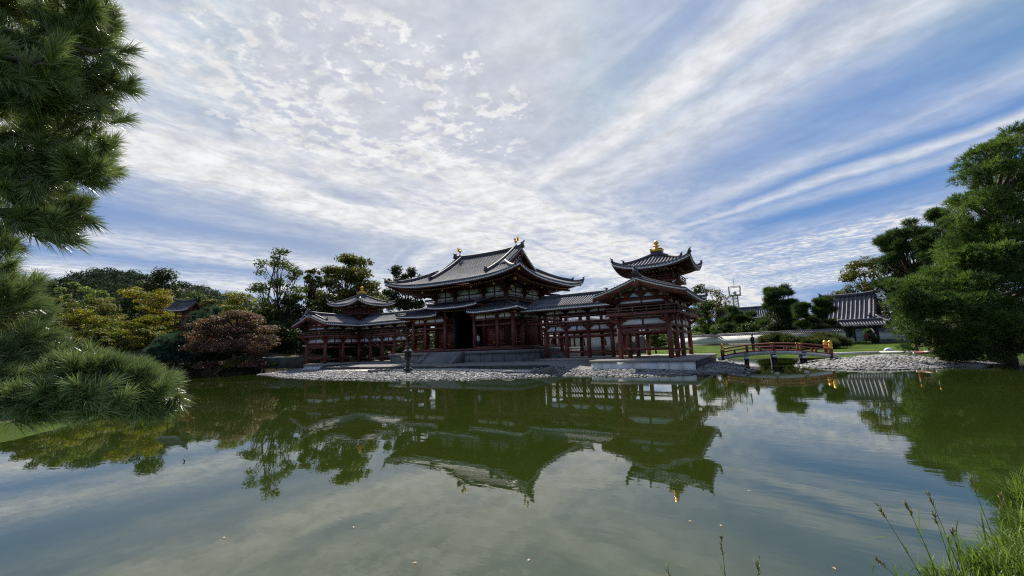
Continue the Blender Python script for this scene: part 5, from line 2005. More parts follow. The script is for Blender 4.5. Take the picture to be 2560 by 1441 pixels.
person('person in black standing beside the cherry trunk', (_c[0], _c[1], float(land_height(_c[0], _c[1]))), -.5, 1.60, CLOTH_BK, CLOTH_BK)
# ---------------------------------------------------------------- trees
def leaf_quads(c, nrm, size, rng, aspect=1.5, fold=True):
    """rhombic leaves at c (n,3) with rough normals nrm"""
    n = len(c)
    nrm = nrm/(np.linalg.norm(nrm, axis=1)[:, None]+1e-9)
    r = rng.normal(size=(n, 3))
    t = np.cross(nrm, r)
    t /= np.linalg.norm(t, axis=1)[:, None]+1e-9
    s = np.cross(nrm, t)
    L = (size*rng.uniform(.6, 1.4, n))[:, None]
    W = L/aspect
    V = np.stack([c-t*L*.5, c-s*W*.5+nrm*W*.12, c+t*L*.5, c+s*W*.5+nrm*W*.12], 1)
    F = np.arange(n*4).reshape(n, 4)
    return V.reshape(-1, 3), F


def shell_points(lobes, n, rng, inner=.45, top=0.0):
    """points in the outer shells of ellipsoidal leaf masses (k,6): centre + radii"""
    lobes = np.asarray(lobes, float)
    area = (lobes[:, 3]*lobes[:, 4]+lobes[:, 3]*lobes[:, 5]+lobes[:, 4]*lobes[:, 5])
    k = rng.choice(len(lobes), n, p=area/area.sum())
    d = rng.normal(size=(n, 3))
    if top:
        d[:, 2] = np.abs(d[:, 2])*np.where(rng.random(n) < top, 1, -1)
    d /= np.linalg.norm(d, axis=1)[:, None]
    r = (inner**3+(1-inner**3)*rng.random(n))**(1/3)
    wob = 1+.22*np.sin(7*d[:, 0]+k*1.7)*np.sin(6*d[:, 1]+k)+.12*np.sin(13*d[:, 2]+k*2.1)
    p = lobes[k, :3]+d*lobes[k, 3:]*(r*wob)[:, None]
    return p, d, k


def needle_tufts(p, d, size, rng, blades=5, spread=.75, aspect=9.0):
    """each point becomes a small fan of thin needles pointing outwards and up"""
    n = len(p)
    V, F = [], []
    for i in range(blades):
        q = d*.8+np.array([0, 0, .55])+rng.normal(0, spread, (n, 3))
        q /= np.linalg.norm(q, axis=1)[:, None]
        s = np.cross(q, rng.normal(size=(n, 3)))
        s /= np.linalg.norm(s, axis=1)[:, None]+1e-9
        L = (size*rng.uniform(.7, 1.3, n))[:, None]
        W = L/aspect
        V.append(np.stack([p-s*W*.5, p+s*W*.5, p+q*L+s*W*.15, p+q*L-s*W*.15], 1))
    V = np.concatenate(V, 0).reshape(-1, 3)
    return V, np.arange(len(V)).reshape(-1, 4)


def limb_path(a, b, rng, bend=.18, n=6):
    a, b = np.asarray(a, float), np.asarray(b, float)
    t = np.linspace(0, 1, n)[:, None]
    L = np.linalg.norm(b-a)
    o = rng.normal(size=3)*bend*L*.5
    up = np.array([0, 0, bend*L*.5])
    p = a+(b-a)*t+(o+up)*np.sin(math.pi*t)
    p[1:-1] += rng.normal(0, .02*L, (n-2, 3))
    return p


STY = {
    #          lobes, rel. radius, flatness, crown bottom, shape, inner
    'round':  (60, .21, .75, .15, 'dome', .5),
    'maple':  (62, .22, .34, .10, 'dome', .35),
    'pad':    (90, .175, .42, .08, 'dome', .4),
    'cone':   (80, .24, .5, .06, 'cone', .4),
    'tall':   (90, .20, .62, .10, 'egg', .45),
    'open':   (60, .24, .50, .28, 'dome', .0),
    'spread': (60, .26, .46, .10, 'dome', .2),
    'cloud':  (34, .19, .38, .06, 'dome', .3),
    'column': (26, .42, .55, .05, 'egg', .5),
    'shrub':  (18, .30, .60, .0, 'dome', .5),
}


def make_lobes(style, H, Wx, Wy, rng, z_low=None):
    n, rr, flat, zb, shape, inner = STY[style]
    z0 = H*zb if z_low is None else z_low
    L = []
    tries = 0
    while len(L) < n and tries < 4000:
        tries += 1
        u = rng.normal(size=3)
        u /= np.linalg.norm(u)
        u *= rng.random()**(1/3) if rng.random() < .35 else rng.uniform(.72, 1.0)
        if shape == 'cone':
            tt = rng.random()**1.25
            rad = (.18+.82*(1-tt)**.8)
            a = rng.uniform(0, 2*math.pi)
            u = np.array([math.cos(a)*rad*rng.uniform(.55, 1), math.sin(a)*rad*rng.uniform(.55, 1), tt])
            zc = z0+(H-z0)*tt
        elif shape == 'dome':
            if u[2] < -.15:
                continue
            zc = z0+(H-z0)*(max(u[2], -.1)+.1)/1.1
        else:
            zc = z0+(H-z0)*(u[2]*.5+.5)
        k = 1.0-rr*.75
        r = rr*rng.uniform(.7, 1.25)
        x, y = u[0]*Wx*k, u[1]*Wy*k
        zc = z0+(zc-z0)*(1-rr*flat*.5)
        L.append((x, y, zc, Wx*r, Wy*r, (Wx+Wy)/2*r*flat))
    L = np.array(L)
    k = (H-z0)/max(.1, (L[:, 2]+L[:, 5]*1.02).max()-z0)
    L[:, 2] = z0+(L[:, 2]-z0)*k
    kx = Wx/max(.1, (np.abs(L[:, 0])+L[:, 3]*.95).max())
    L[:, 0] *= min(kx, 1.25)
    return L


def tree(name, label, cat, px, ytop, zbase, depth, wpx, style, mtl, n=9000, ls=None, seed=1, group=None, trunk=None, lean=0.0, ymid=None, needles=False, bark=None, wd=1.0, zlow=None, lobes=None, forks=0):
    """a tree standing at pixel column px, depth metres away; its top reaches pixel row ytop, wpx pixels wide"""
    rng = np.random.default_rng(seed)
    base = PX(px, zbase, depth)
    top = P(px, ytop, depth)
    H = top[2]-zbase
    k = depth/FPX
    W = wpx*k/2
    T = thing(name, label, cat, base, 0, group)
    T.rotation_euler = (0, 0, -YAW*0)
    c, s = math.cos(-YAW), math.sin(-YAW)
    lb = make_lobes(style, H, W, W*wd, rng, zlow) if lobes is None else np.array([(a*W, q*W, h*H, r*W, r*W, r*W*f) for a, q, h, r, f in lobes])
    # lobes are laid out across the view; turn them into the world's axes
    x, y = lb[:, 0].copy(), lb[:, 1].copy()
    lb[:, 0], lb[:, 1] = x*c-y*s, x*s+y*c
    inner = STY[style][5]
    ls = ls or depth*.0048
    p, d, kk = shell_points(lb, n, rng, inner)
    p[:, 2] = np.maximum(p[:, 2], .15)
    if needles:
        V, F = needle_tufts(p, d, ls*1.9, rng)
    else:
        nrm = d*.7+rng.normal(0, .55, (n, 3))+np.array([0, 0, .45])
        V, F = leaf_quads(p, nrm, ls, rng)
    MB().add(V, F).build('crown', mtl, T)
    # trunk and limbs
    b = MB()
    tr = trunk or max(.10, H*.020)
    lc = lb[np.argsort(lb[:, 2])]
    zt = min(lc[:, 2].max()*.80, H*.8)
    lean_v = np.array([lean*c, lean*s, 0])
    pts = [np.array([0, 0, -.4])]+[lean_v*t**1.5+np.array([rng.normal(0, .012*H), rng.normal(0, .012*H), zt*t]) for t in (.15, .35, .55, .75, 1.0)]
    b.tube(pts, [tr*1.35, tr, tr*.85, tr*.66, tr*.45, tr*.2], 8)
    pts = np.array(pts)
    for i in range(forks):
        a = pts[1+i % 2]
        e = lb[rng.integers(len(lb)), :3]
        b.tube(limb_path(a, a+(e-a)*.92, rng, .15, 7), np.linspace(tr*.7, tr*.15, 7), 7)
    for q in lb:
        z = max(.12*H, min(q[2]*rng.uniform(.45, .8), zt*.95))
        a = np.array([np.interp(z, pts[:, 2], pts[:, i]) for i in range(3)])
        b.tube(limb_path(a, q[:3], rng, .16, 6), np.linspace(tr*.34, tr*.07, 6), 5)
        if style in ('open', 'pad'):
            for _ in range(3):
                e = q[:3]+rng.normal(0, .6, 3)*q[3:]
                b.tube(limb_path(a+(q[:3]-a)*.7, e, rng, .1, 4), np.linspace(tr*.13, tr*.04, 4), 4)
    b.build('trunk', bark or BARK, T)
    return T


G_LEFT = 'maples on the left bank'
# --- left bank, from the back to the front
tree('evergreen_tree', 'tall dark dome-shaped evergreen rising highest on the left, before the wooded hill', 'tree', 372, 662, 3.0, 108, 190, 'round', L_DARK, 15000, .50, 11)
tree('evergreen_tree', 'dark evergreen at the far left foot of the wooded hill', 'tree', 118, 694, 3.0, 110, 120, 'round', L_DARK, 9000, .50, 12)
for i, (px, yt, w) in enumerate(((130, 712, 46), (165, 700, 40), (205, 712, 60), (245, 722, 46))):
    tree('bamboo', ('pale feathery bamboo plume beside the far left evergreen', 'tallest pale green bamboo plume below the hill', 'broad pale green bamboo plume between the tallest plume and the dome tree', 'small bamboo plume nearest the dome-shaped evergreen')[i], 'bamboo', px, yt, 3.0, 98, w, 'column', L_BAMBOO, 3500, .40, 20+i, 'bamboo plumes before the hill')
tree('evergreen_tree', 'green evergreen on the hill slope right of the dome-shaped tree', 'tree', 465, 722, 3.0, 112, 120, 'round', L_MID, 7000, .5, 14)
tree('maple_tree', 'largest amber and yellow maple left of the bell tower', 'tree', 352, 714, 3.0, 84, 185, 'maple', L_AMBER, 16000, .34, 31, G_LEFT)
tree('maple_tree', 'olive green maple behind the near pine at the far left', 'tree', 92, 735, 2.6, 80, 150, 'maple', L_OLIVE, 11000, .34, 32, G_LEFT)
tree('maple_tree', 'olive maple with a flat top below the bamboo plumes', 'tree', 205, 738, 2.8, 82, 170, 'maple', L_OLIVE, 12000, .34, 33, G_LEFT)
tree('maple_tree', 'yellow-green maple in the middle of the left bank', 'tree', 205, 770, 2.2, 70, 190, 'maple', L_MAPLE, 14000, .30, 34, G_LEFT)
tree('maple_tree', 'yellow maple with layered sprays in front of the bell tower', 'tree', 352, 786, 2.0, 67, 160, 'maple', L_MAPLE, 15000, .28, 35, G_LEFT)
tree('maple_tree', 'low olive maple half hidden by the near pine branch', 'tree', 110, 812, 2.0, 62, 170, 'maple', L_OLIVE, 11000, .28, 36, G_LEFT)
tree('maple_tree', 'small amber maple low on the left bank below the yellow one', 'tree', 262, 828, 1.9, 63, 120, 'maple', L_OLIVE, 9000, .27, 37, G_LEFT)
tree('maple_tree', 'yellow maple right of the bell tower, behind the rust-red cherry', 'tree', 590, 727, 2.4, 84, 200, 'maple', L_MAPLE, 15000, .34, 38, G_LEFT)
tree('maple_tree', 'green maple behind the bell tower roof', 'tree', 500, 742, 2.4, 88, 110, 'maple', L_OLIVE, 8000, .36, 39, G_LEFT)
tree('pine_tree', 'blue-green cloud-pruned pine between the bell tower and the cherry', 'pine', 522, 768, 1.9, 64, 112, 'pad', L_BLUE, 9000, .30, 41, needles=True)
tree('pine_tree', 'small blue-green pine low on the bank left of the cherry', 'pine', 440, 836, 1.8, 60, 120, 'pad', L_BLUE, 6000, .28, 42, needles=True)
tree('cherry_tree', 'rust-red leaved cherry tree spreading over the left bank', 'tree', 586, 777, 1.75, 57, 235, 'maple', L_RUST, 17000, .26, 43, trunk=.34, forks=4, zlow=1.4)
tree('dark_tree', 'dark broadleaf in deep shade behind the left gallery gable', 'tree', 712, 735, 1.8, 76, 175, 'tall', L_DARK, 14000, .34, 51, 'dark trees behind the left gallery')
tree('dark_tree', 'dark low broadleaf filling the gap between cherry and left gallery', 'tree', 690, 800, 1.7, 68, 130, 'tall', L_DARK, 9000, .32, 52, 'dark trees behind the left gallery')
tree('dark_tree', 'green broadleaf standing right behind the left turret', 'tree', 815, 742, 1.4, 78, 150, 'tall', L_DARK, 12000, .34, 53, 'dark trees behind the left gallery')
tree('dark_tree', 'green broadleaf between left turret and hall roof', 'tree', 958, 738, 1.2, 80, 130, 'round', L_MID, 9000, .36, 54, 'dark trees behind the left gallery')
tree('open_tree', 'tall thin-leaved tree with a bare forked trunk against the sky', 'tree', 690, 612, 2.2, 74, 150, 'open', L_MID, 7500, .34, 61, trunk=.30, forks=3, bark=BARK)
tree('spreading_tree', 'broad spreading tree with many bare stems left of the hall roof', 'tree', 868, 626, 2.0, 78, 190, 'spread', L_OLIVE, 17000, .40, 62, trunk=.32, forks=9, zlow=8.0)
tree('spreading_tree', 'small dark clump of leaves left of the spreading tree', 'tree', 776, 666, 2.0, 82, 62, 'tall', L_OLIVE, 3500, .36, 63, zlow=9.0)
tree('evergreen_tree', 'dark knobbly evergreen right behind the hall roof corner', 'tree', 1012, 655, 1.2, 84, 100, 'open', L_DARK, 9000, .38, 64, trunk=.34, forks=3, bark=BARK, lobes=[(-.45, 0, .93, .30, 1.1), (-.35, .1, .82, .26, 1.0), (.35, 0, .91, .27, 1.05), (.30, .1, .80, .24, 1.0), (.80, 0, .84, .18, 1.0), (-.85, 0, .80, .22, 1.0), (0, .1, .72, .36, .8), (.55, 0, .68, .30, .8), (-.6, 0, .66, .34, .8), (.1, 0, .56, .5, .6), (0, 0, .86, .22, .9), (-.2, .1, .76, .34, .8), (.62, .1, .78, .24, .9), (-.95, .1, .70, .26, .8), (.9, 0, .66, .3, .8), (-.4, .1, .58, .5, .6), (.7, 0, .55, .4, .7)])
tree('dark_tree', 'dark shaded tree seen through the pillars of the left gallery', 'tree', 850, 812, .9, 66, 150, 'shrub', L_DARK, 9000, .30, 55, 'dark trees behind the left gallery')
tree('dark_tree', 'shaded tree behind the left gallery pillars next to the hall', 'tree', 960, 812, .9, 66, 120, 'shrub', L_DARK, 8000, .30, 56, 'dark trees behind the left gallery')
# azaleas along the steep left bank
for i, (px, yt, w, mt) in enumerate(((478, 905, 60, L_DARK), (530, 902, 80, L_RUST), (590, 903, 70, L_OLIVE), (640, 900, 80, L_RUST), (692, 902, 30, L_FRESH), (500, 860, 90, L_DARK), (580, 862, 80, L_DARK))):
    tree('bank_shrub', ('dark clipped shrub on the bank behind the near pine tip', 'wide brownish azalea mound left of the cherry trunk', 'olive azalea mound below the cherry trunk', 'brownish azalea mound right of the cherry trunk', 'small bright green shrub at the right end of the bank', 'dark shrub in the shade under the left of the cherry', 'dark shrub in the shade under the cherry crown')[i], 'shrub', px, yt, .75 if i < 5 else 1.6, 55.5 if i < 5 else 62, w, 'shrub', mt, 4500, .22, 70+i)

# --- right side, behind the wall
tree('cypress_tree', 'slim green conifer with two tips beside the right turret', 'conifer', 1758, 706, 1.1, 112, 62, 'column', L_PINE, 6500, .36, 81)
tree('cypress_tree', 'dark conifer close behind the right gallery eave', 'conifer', 1782, 742, 1.1, 108, 86, 'column', L_PINE, 7000, .36, 82)
tree('sparse_tree', 'thin reddish half-bare tree left of the lattice mast', 'tree', 1806, 712, 1.1, 104, 90, 'open', L_OLIVE, 2200, .34, 83, trunk=.2, forks=4)
tree('pine_tree', 'large round cloud-pruned pine standing alone against the sky', 'pine', 1957, 713, 1.1, 86, 108, 'pad', L_PINE, 9500, .34, 84, needles=True, trunk=.3)
tree('pine_tree', 'broad flat cloud-pruned pine left of the round pine', 'pine', 1848, 767, 1.1, 94, 120, 'cloud', L_PINE, 6500, .34, 85, needles=True)
tree('pine_tree', 'dark cloud-pruned pine in front of the big tiled roof', 'pine', 2062, 746, 1.1, 71, 140, 'cloud', L_PINE, 7000, .32, 86, needles=True, wd=.45)
for i, (px, yt, w, mt) in enumerate(((1760, 790, 80, L_FRESH), (1815, 800, 90, L_MID), (1880, 806, 110, L_MID), (1955, 800, 100, L_DARK), (2030, 790, 90, L_DARK), (2095, 796, 70, L_DARK))):
    tree('garden_tree', ('bright green bush behind the wall beside the right gallery', 'mid green bush behind the left part of the wall', 'low rounded green bush behind the wall, below the flat pine', 'dark bush behind the wall, below the round pine', 'dark bush behind the wall, right of the round pine', 'dark bush behind the wall next to the gate roof')[i], 'bush', px, yt, 1.1, (106, 99, 90, 83, 77, 73)[i], w, 'shrub', mt, 5500, .33, 90+i, 'bushes behind the garden wall')
tree('broadleaf_tree', 'large olive broadleaf tree behind the temple building roof', 'tree', 2180, 634, 1.1, 92, 165, 'round', L_OLIVE, 12000, .40, 101, forks=3)
tree('conifer_tree', 'dark conical conifer left of the large pine', 'conifer', 2300, 538, 1.0, 72, 140, 'tall', L_PINE, 13000, .34, 102, needles=True)
tree('conifer_tree', 'dark conifer mostly hidden behind the upper edge of the large pine', 'conifer', 2392, 508, 1.0, 66, 120, 'tall', L_PINE, 10000, .34, 103, needles=True)
tree('bush', 'small yellow-green bush behind the short wall by the large pine', 'bush', 2232, 800, .9, 66, 46, 'shrub', L_MID, 2500, .28, 104)
tree('small_pine', 'small bright green pine inside the gate opening', 'pine', 2180, 816, .9, 68, 34, 'pad', L_FRESH, 3500, .26, 105)
for i, (px, yt, w, dp) in enumerate(((1950, 838, 92, 58), (2022, 846, 60, 56), (2070, 838, 92, 55))):
    tree('weeping_shrub', ('weeping green shrub in front of the wall above the bridge crown', 'low weeping shrub between the two larger ones by the bridge', 'large weeping green shrub in front of the wall near the gate')[i], 'shrub', px, yt, .9, dp, w, 'shrub', L_WILLOW, 6500, .26, 110+i, 'weeping shrubs in front of the white wall', needles=True)
tree('small_tree', 'small dark tree on the lawn seen through the right gallery pillars', 'tree', 1640, 828, .95, 60, 60, 'pad', L_MID, 3500, .24, 115)


# ---------------------------------------------------------------- wooded hill and distant woods
def build_hill():
    prof = [(-260, 820), (-80, 770), (0, 742), (60, 722), (110, 700), (160, 686), (210, 676), (255, 672), (300, 677), (350, 690), (400, 704), (450, 712), (500, 722), (550, 742), (640, 772), (760, 806), (900, 838)]
    D = 330.0
    rows = []
    for px, py in prof:
        crest = P(px, py+4, D)
        g = []
        for t in np.linspace(0, 1, 12):
            dd = D-150*(1-t)
            q = PX(px, 0, dd)
            g.append((q[0], q[1], crest[2]*(t**1.2)-2*(1-t)))
        for t in np.linspace(0.1, 1, 5):
            q = PX(px, 0, D+160*t)
            g.append((q[0], q[1], crest[2]*(1-t)-2*t))
        rows.append(g)
    G = np.array(rows)
    o = MB().grid(G).build('hill', mat('hill_soil', (.03, .04, .018), .95, .4, .02), smooth=True)
    tag(o, kind='structure')
    rng = np.random.default_rng(77)
    n = 2300
    a, t = rng.uniform(0, len(prof)-1.001, n), rng.uniform(0, 12.2, n)
    i, j = a.astype(int), t.astype(int)
    fa, ft = (a-i)[:, None], (t-j)[:, None]
    c = (G[i, j]*(1-fa)+G[i+1, j]*fa)*(1-ft)+(G[i, j+1]*(1-fa)+G[i+1, j+1]*fa)*ft
    r = rng.uniform(2.2, 4.6, n)
    lb = np.concatenate([c+np.array([0, 0, 1.2]), np.stack([r, r, r*rng.uniform(.8, 1.25, n)], 1)], 1)
    p, d, k = shell_points(lb, 120000, rng, .75, top=.85)
    V, F = leaf_quads(p, d*.9+rng.normal(0, .45, p.shape)+np.array([0, 0, .2]), 1.35, rng)
    tag(MB().add(V, F).build('hill_forest', L_HILL), 'dark forest covering the distant hill on the left', kind='stuff')


build_hill()


def woodland(name, label, spots, mtl, seed, ls, n):
    rng = np.random.default_rng(seed)
    lb = []
    for px0, px1, dep, z0, z1, cnt in spots:
        for _ in range(cnt):
            px = rng.uniform(px0, px1)
            dd = dep*rng.uniform(.92, 1.12)
            q = PX(px, 0, dd)
            h = rng.uniform(z0, z1)
            r = rng.uniform(1.6, 3.2)*dd/100
            lb.append((q[0], q[1], h*.5, r, r, h*.5))
            lb.append((q[0]+rng.normal(0, r*.4), q[1]+rng.normal(0, r*.4), h*.85, r*.7, r*.7, r*.6))
    p, d, k = shell_points(lb, n, rng, .7)
    V, F = leaf_quads(p, d*.8+rng.normal(0, .5, p.shape)+np.array([0, 0, .3]), ls, rng)
    tag(MB().add(V, F).build(name, mtl), label, kind='stuff')


woodland('woodland', 'belt of dark woods behind the left bank and the hall', [(-350, 60, 95, 6, 9, 40), (60, 700, 125, 7, 11, 90), (640, 1150, 96, 5, 8.5, 70), (700, 1500, 120, 3.5, 6, 60)], L_DARK, 201, .62, 60000)
woodland('woodland_right', 'belt of garden greenery beyond the white wall', [(1480, 1800, 118, 3.5, 6.5, 34), (1740, 2130, 120, 3.0, 5.2, 30), (2190, 2900, 100, 4, 9, 60)], L_MID, 202, .6, 34000)
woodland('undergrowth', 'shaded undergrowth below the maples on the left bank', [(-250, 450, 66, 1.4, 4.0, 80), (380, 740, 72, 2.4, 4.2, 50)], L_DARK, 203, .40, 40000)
# ---------------------------------------------------------------- the large pine on the islet, right
def build_big_pine():
    rng = np.random.default_rng(9)
    D = 29.0
    base = PX(2510, .35, 28.5)
    T = thing('large_pine', 'huge bright green pine overhanging the water on the right', 'pine', base)
    B = np.array(base)
    # foliage pads: pixel centre, pixel radii, depth offset
    pads = [(2548, 345, 60, 34, 0), (2470, 392, 62, 34, 0), (2525, 412, 70, 36, -1), (2440, 440, 46, 26, -.5), (2540, 470, 60, 30, 1), (2415, 505, 46, 28, .5), (2470, 520, 70, 38, -1), (2545, 545, 70, 46, -1.5),
            (2420, 575, 52, 32, 0), (2500, 600, 70, 40, -1.5), (2455, 650, 80, 40, -1), (2380, 630, 46, 28, .5), (2545, 660, 70, 46, -2), (2350, 690, 58, 30, 0), (2300, 720, 52, 28, -.5), (2420, 715, 74, 38, -1.5), (2500, 730, 76, 44, -2),
            (2262, 758, 34, 24, 0), (2330, 765, 60, 32, -1), (2275, 800, 40, 28, -.5), (2400, 785, 76, 40, -2), (2480, 800, 76, 44, -2.5), (2550, 790, 60, 50, -2.5), (2300, 838, 46, 28, -.8), (2350, 845, 56, 28, -1.2),
            (2300, 868, 34, 16, -.8), (2420, 855, 70, 34, -2), (2500, 862, 70, 32, -2.2), (2380, 893, 50, 20, -1.5), (2440, 898, 60, 20, -2), (2560, 850, 50, 40, -2.5), (2620, 420, 80, 50, 0), (2640, 560, 90, 60, 0), (2650, 700, 90, 70, -1), (2650, 830, 90, 60, -1.5),
            (2590, 330, 40, 20, .5), (2640, 350, 60, 34, .5), (2700, 360, 60, 46, 1), (2520, 480, 90, 60, 3), (2480, 640, 120, 80, 3.5), (2420, 760, 120, 60, 3), (2500, 850, 110, 40, 2)]
    lb = []
    for px, py, rx, ry, dz in pads:
        d = D+dz
        c = P(px, py, d)-B
        k = d/FPX
        for _ in range(5):
            o = rng.normal(0, .50, 3)*np.array([rx, rx, ry*.9])*k
            s = rng.uniform(.26, .50)
            lb.append((*(c+o), rx*k*s, rx*k*s, ry*k*s*.9))
        lb.append((*c, rx*k*.75, rx*k*.75, ry*k*.8))
    lb = np.array(lb)
    lb[:, 2] = np.maximum(lb[:, 2], lb[:, 5]*.6)
    p, d, k = shell_points(lb, 40000, rng, .70, top=.78)
    p[:, 2] = np.maximum(p[:, 2], .0)
    V, F = needle_tufts(p, d, .28, rng, blades=7, spread=.55, aspect=9)
    MB().add(V, F).build('crown', L_BIGPINE, T)
    b = MB()
    pts = np.array([(0, 0, -.6), (.1, .1, 2), (-.2, .3, 4.5), (.3, .3, 6.5), (.6, .2, 8.5), (.9, .2, 10.5)])
    b.tube(pts, [.62, .48, .42, .34, .24, .1], 12)
    for q in lb[3::4]:
        z = np.clip(q[2]*.9-.3, .8, 10.2)
        a = np.array([np.interp(z, pts[:, 2], pts[:, i]) for i in range(3)])
        b.tube(limb_path(a, q[:3], rng, .14, 7), np.linspace(.16, .03, 7), 6)
    b.build('trunk', BARK, T)


build_big_pine()


# ---------------------------------------------------------------- the near pine, left: every needle is modelled
def build_near_pine():
    rng = np.random.default_rng(21)
    T = thing('near_pine', 'black pine with long needles whose branches frame the left edge close to the viewer', 'pine', P(-900, 1500, 2.6)*np.array([1, 1, 0])+np.array([0, 0, .5]))
    B = np.array(T.location)
    trunk = np.array([B*0+(0, 0, -.6), (.05, .1, 1.2), (-.1, .2, 2.4), (.05, .3, 3.8), (.2, .4, 5.4), (.3, .5, 7.0)])
    tb = MB().tube(trunk, [.26, .22, .20, .17, .13, .06], 14)
    tips = []                                            # (point, direction) of every shoot

    def bough(pix, dep, r0, nshoot, spread, up, ln=1.0):
        """pix: polyline of pixels from the outer end back to the frame edge"""
        pts = np.array([P(px, py, dd) for (px, py), dd in zip(pix, dep)])-B
        m = np.linspace(0, 1, len(pts))
        t = np.linspace(0, 1, 14)
        path = np.stack([np.interp(t, m, pts[:, i]) for i in range(3)], 1)
        path[1:-1] += rng.normal(0, .012, (12, 3))
        root = path[-1]
        a = np.array([np.interp(np.clip(root[2]-.15, 0, 6.5), trunk[:, 2], trunk[:, i]) for i in range(3)])
        tb.tube(np.concatenate([path, (root*.55+a*.45)[None]+rng.normal(0, .03, 3), a[None]]), np.concatenate([np.linspace(.007, r0, 14), [r0*1.3, r0*1.6]]), 7)
        for i in range(nshoot):
            q = rng.random()**.75*.97
            o = np.array([np.interp(q, t, path[:, i]) for i in range(3)])
            ax = path[max(0, int(q*13)-1)]-path[min(13, int(q*13)+1)]
            ax /= np.linalg.norm(ax)+1e-9
            side = rng.normal(size=3)
            side -= ax*(side@ax)
            side /= np.linalg.norm(side)
            rad = spread*(.35+.75*math.sin(math.pi*min(1, q*1.1+.12)))*rng.uniform(.25, 1.0)
            e = o+side*rad+ax*rng.uniform(.02, .16)*ln+np.array([0, 0, up*rad])
            tb.tube(limb_path(o, e, rng, .12, 4), np.linspace(.0055, .0030, 4), 5)
            dv = ax*.55+side*.55+np.array([0, 0, .35+up*.4])+rng.normal(0, .2, 3)
            tips.append((e, dv/np.linalg.norm(dv)))
    # upper crown
    bough([(285, 55), (220, 70), (150, 60), (0, 20), (-200, -20)], [2.6, 2.55, 2.5, 2.45, 2.4], .03, 44, .22, .1)
    bough([(275, 125), (205, 130), (120, 120), (0, 100), (-200, 110)], [2.5, 2.45, 2.4, 2.35, 2.3], .03, 40, .20, .1)
    bough([(292, 205), (240, 210), (190, 200), (90, 170), (-150, 150)], [2.6, 2.6, 2.55, 2.5, 2.4], .022, 34, .12, .1)
    bough([(255, 268), (190, 250), (120, 240), (20, 230), (-150, 220)], [2.5, 2.45, 2.4, 2.4, 2.3], .025, 36, .13, .0)
    bough([(262, 398), (205, 390), (150, 360), (60, 340), (-150, 350)], [2.5, 2.5, 2.45, 2.4, 2.3], .026, 40, .15, .1)
    bough([(225, 430), (170, 420), (110, 400), (20, 390), (-150, 380)], [2.4, 2.4, 2.4, 2.3, 2.3], .025, 36, .13, .0)
    bough([(180, 528), (140, 520), (90, 500), (10, 470), (-150, 440)], [2.4, 2.4, 2.35, 2.3, 2.3], .024, 38, .13, .05)
    bough([(150, 560), (100, 545), (50, 530), (-20, 520), (-150, 500)], [2.3, 2.3, 2.3, 2.25, 2.2], .022, 26, .10, -.1)
    bough([(240, 20), (140, -20), (40, -60), (-200, -90)], [2.4, 2.35, 2.3, 2.3], .03, 30, .22, .2)
    bough([(110, 220), (50, 240), (-20, 260), (-200, 300)], [2.3, 2.3, 2.3, 2.2], .03, 26, .17, .1)
    bough([(100, 450), (40, 440), (-40, 430), (-200, 400)], [2.3, 2.3, 2.25, 2.2], .025, 24, .14, .0)
    bough([(110, 160), (30, 150), (-60, 160), (-200, 170)], [2.2, 2.2, 2.2, 2.2], .028, 24, .17, .1)
    bough([(190, 60), (120, 40), (40, 20), (-200, 0)], [3.1, 3.0, 2.9, 2.8], .03, 40, .28, .1)
    bough([(180, 190), (110, 190), (30, 190), (-200, 200)], [3.1, 3.0, 2.9, 2.8], .03, 40, .26, .05)
    bough([(150, 310), (90, 300), (110, 320), (-200, 400)], [3.0, 2.9, 2.9, 2.8], .03, 30, .2, .0)
    bough([(130, 480), (70, 470), (0, 460), (-200, 440)], [2.9, 2.8, 2.8, 2.7], .03, 34, .2, .0)
    # lower crown
    bough([(5, 590), (-30, 600), (-60, 600), (-200, 560)], [2.5, 2.45, 2.4, 2.3], .02, 10, .07, .0)
    bough([(5, 690), (-30, 710), (-80, 725), (-200, 700)], [2.4, 2.4, 2.3, 2.2], .03, 34, .16, .2)
    bough([(25, 775), (-10, 795), (-60, 810), (-200, 800)], [2.3, 2.3, 2.25, 2.2], .03, 38, .17, .2)
    bough([(60, 865), (30, 885), (-20, 895), (-200, 880)], [2.3, 2.25, 2.2, 2.1], .03, 40, .16, .25)
    bough([(395, 1000), (345, 995), (290, 985), (200, 985), (60, 1000), (-200, 980)], [2.25, 2.2, 2.2, 2.15, 2.1, 2.0], .024, 90, .105, .15)
    bough([(388, 965), (345, 968), (300, 965), (200, 965), (60, 970), (-200, 950)], [2.35, 2.35, 2.3, 2.25, 2.2, 2.1], .024, 90, .10, .2)
    bough([(268, 938), (225, 945), (180, 948), (80, 950), (-200, 930)], [2.2, 2.2, 2.2, 2.15, 2.0], .024, 64, .10, .25)
    bough([(165, 928), (140, 935), (100, 945), (0, 945), (-200, 930)], [2.35, 2.3, 2.3, 2.2, 2.1], .022, 50, .11, .2)
    bough([(230, 995), (170, 985), (100, 985), (0, 990), (-200, 980)], [2.05, 2.05, 2.05, 2.0, 2.0], .02, 36, .09, -.05)
    bough([(130, 1010), (80, 1005), (20, 1000), (-100, 1000)], [2.0, 2.0, 2.0, 2.0], .018, 24, .08, -.1)
    tb.build('trunk', BARK_L, T)
    tip = np.array([a for a, _ in tips])
    dr = np.array([a for _, a in tips])
    n, m = len(tips), 185
    # needles along the last 9 cm of every shoot, splayed like a bottle brush
    o = np.repeat(tip, m, 0)
    a = np.repeat(dr, m, 0)
    s = rng.random(len(o))[:, None]
    q = rng.normal(size=o.shape)
    q -= a*(q*a).sum(1)[:, None]
    q /= np.linalg.norm(q, axis=1)[:, None]
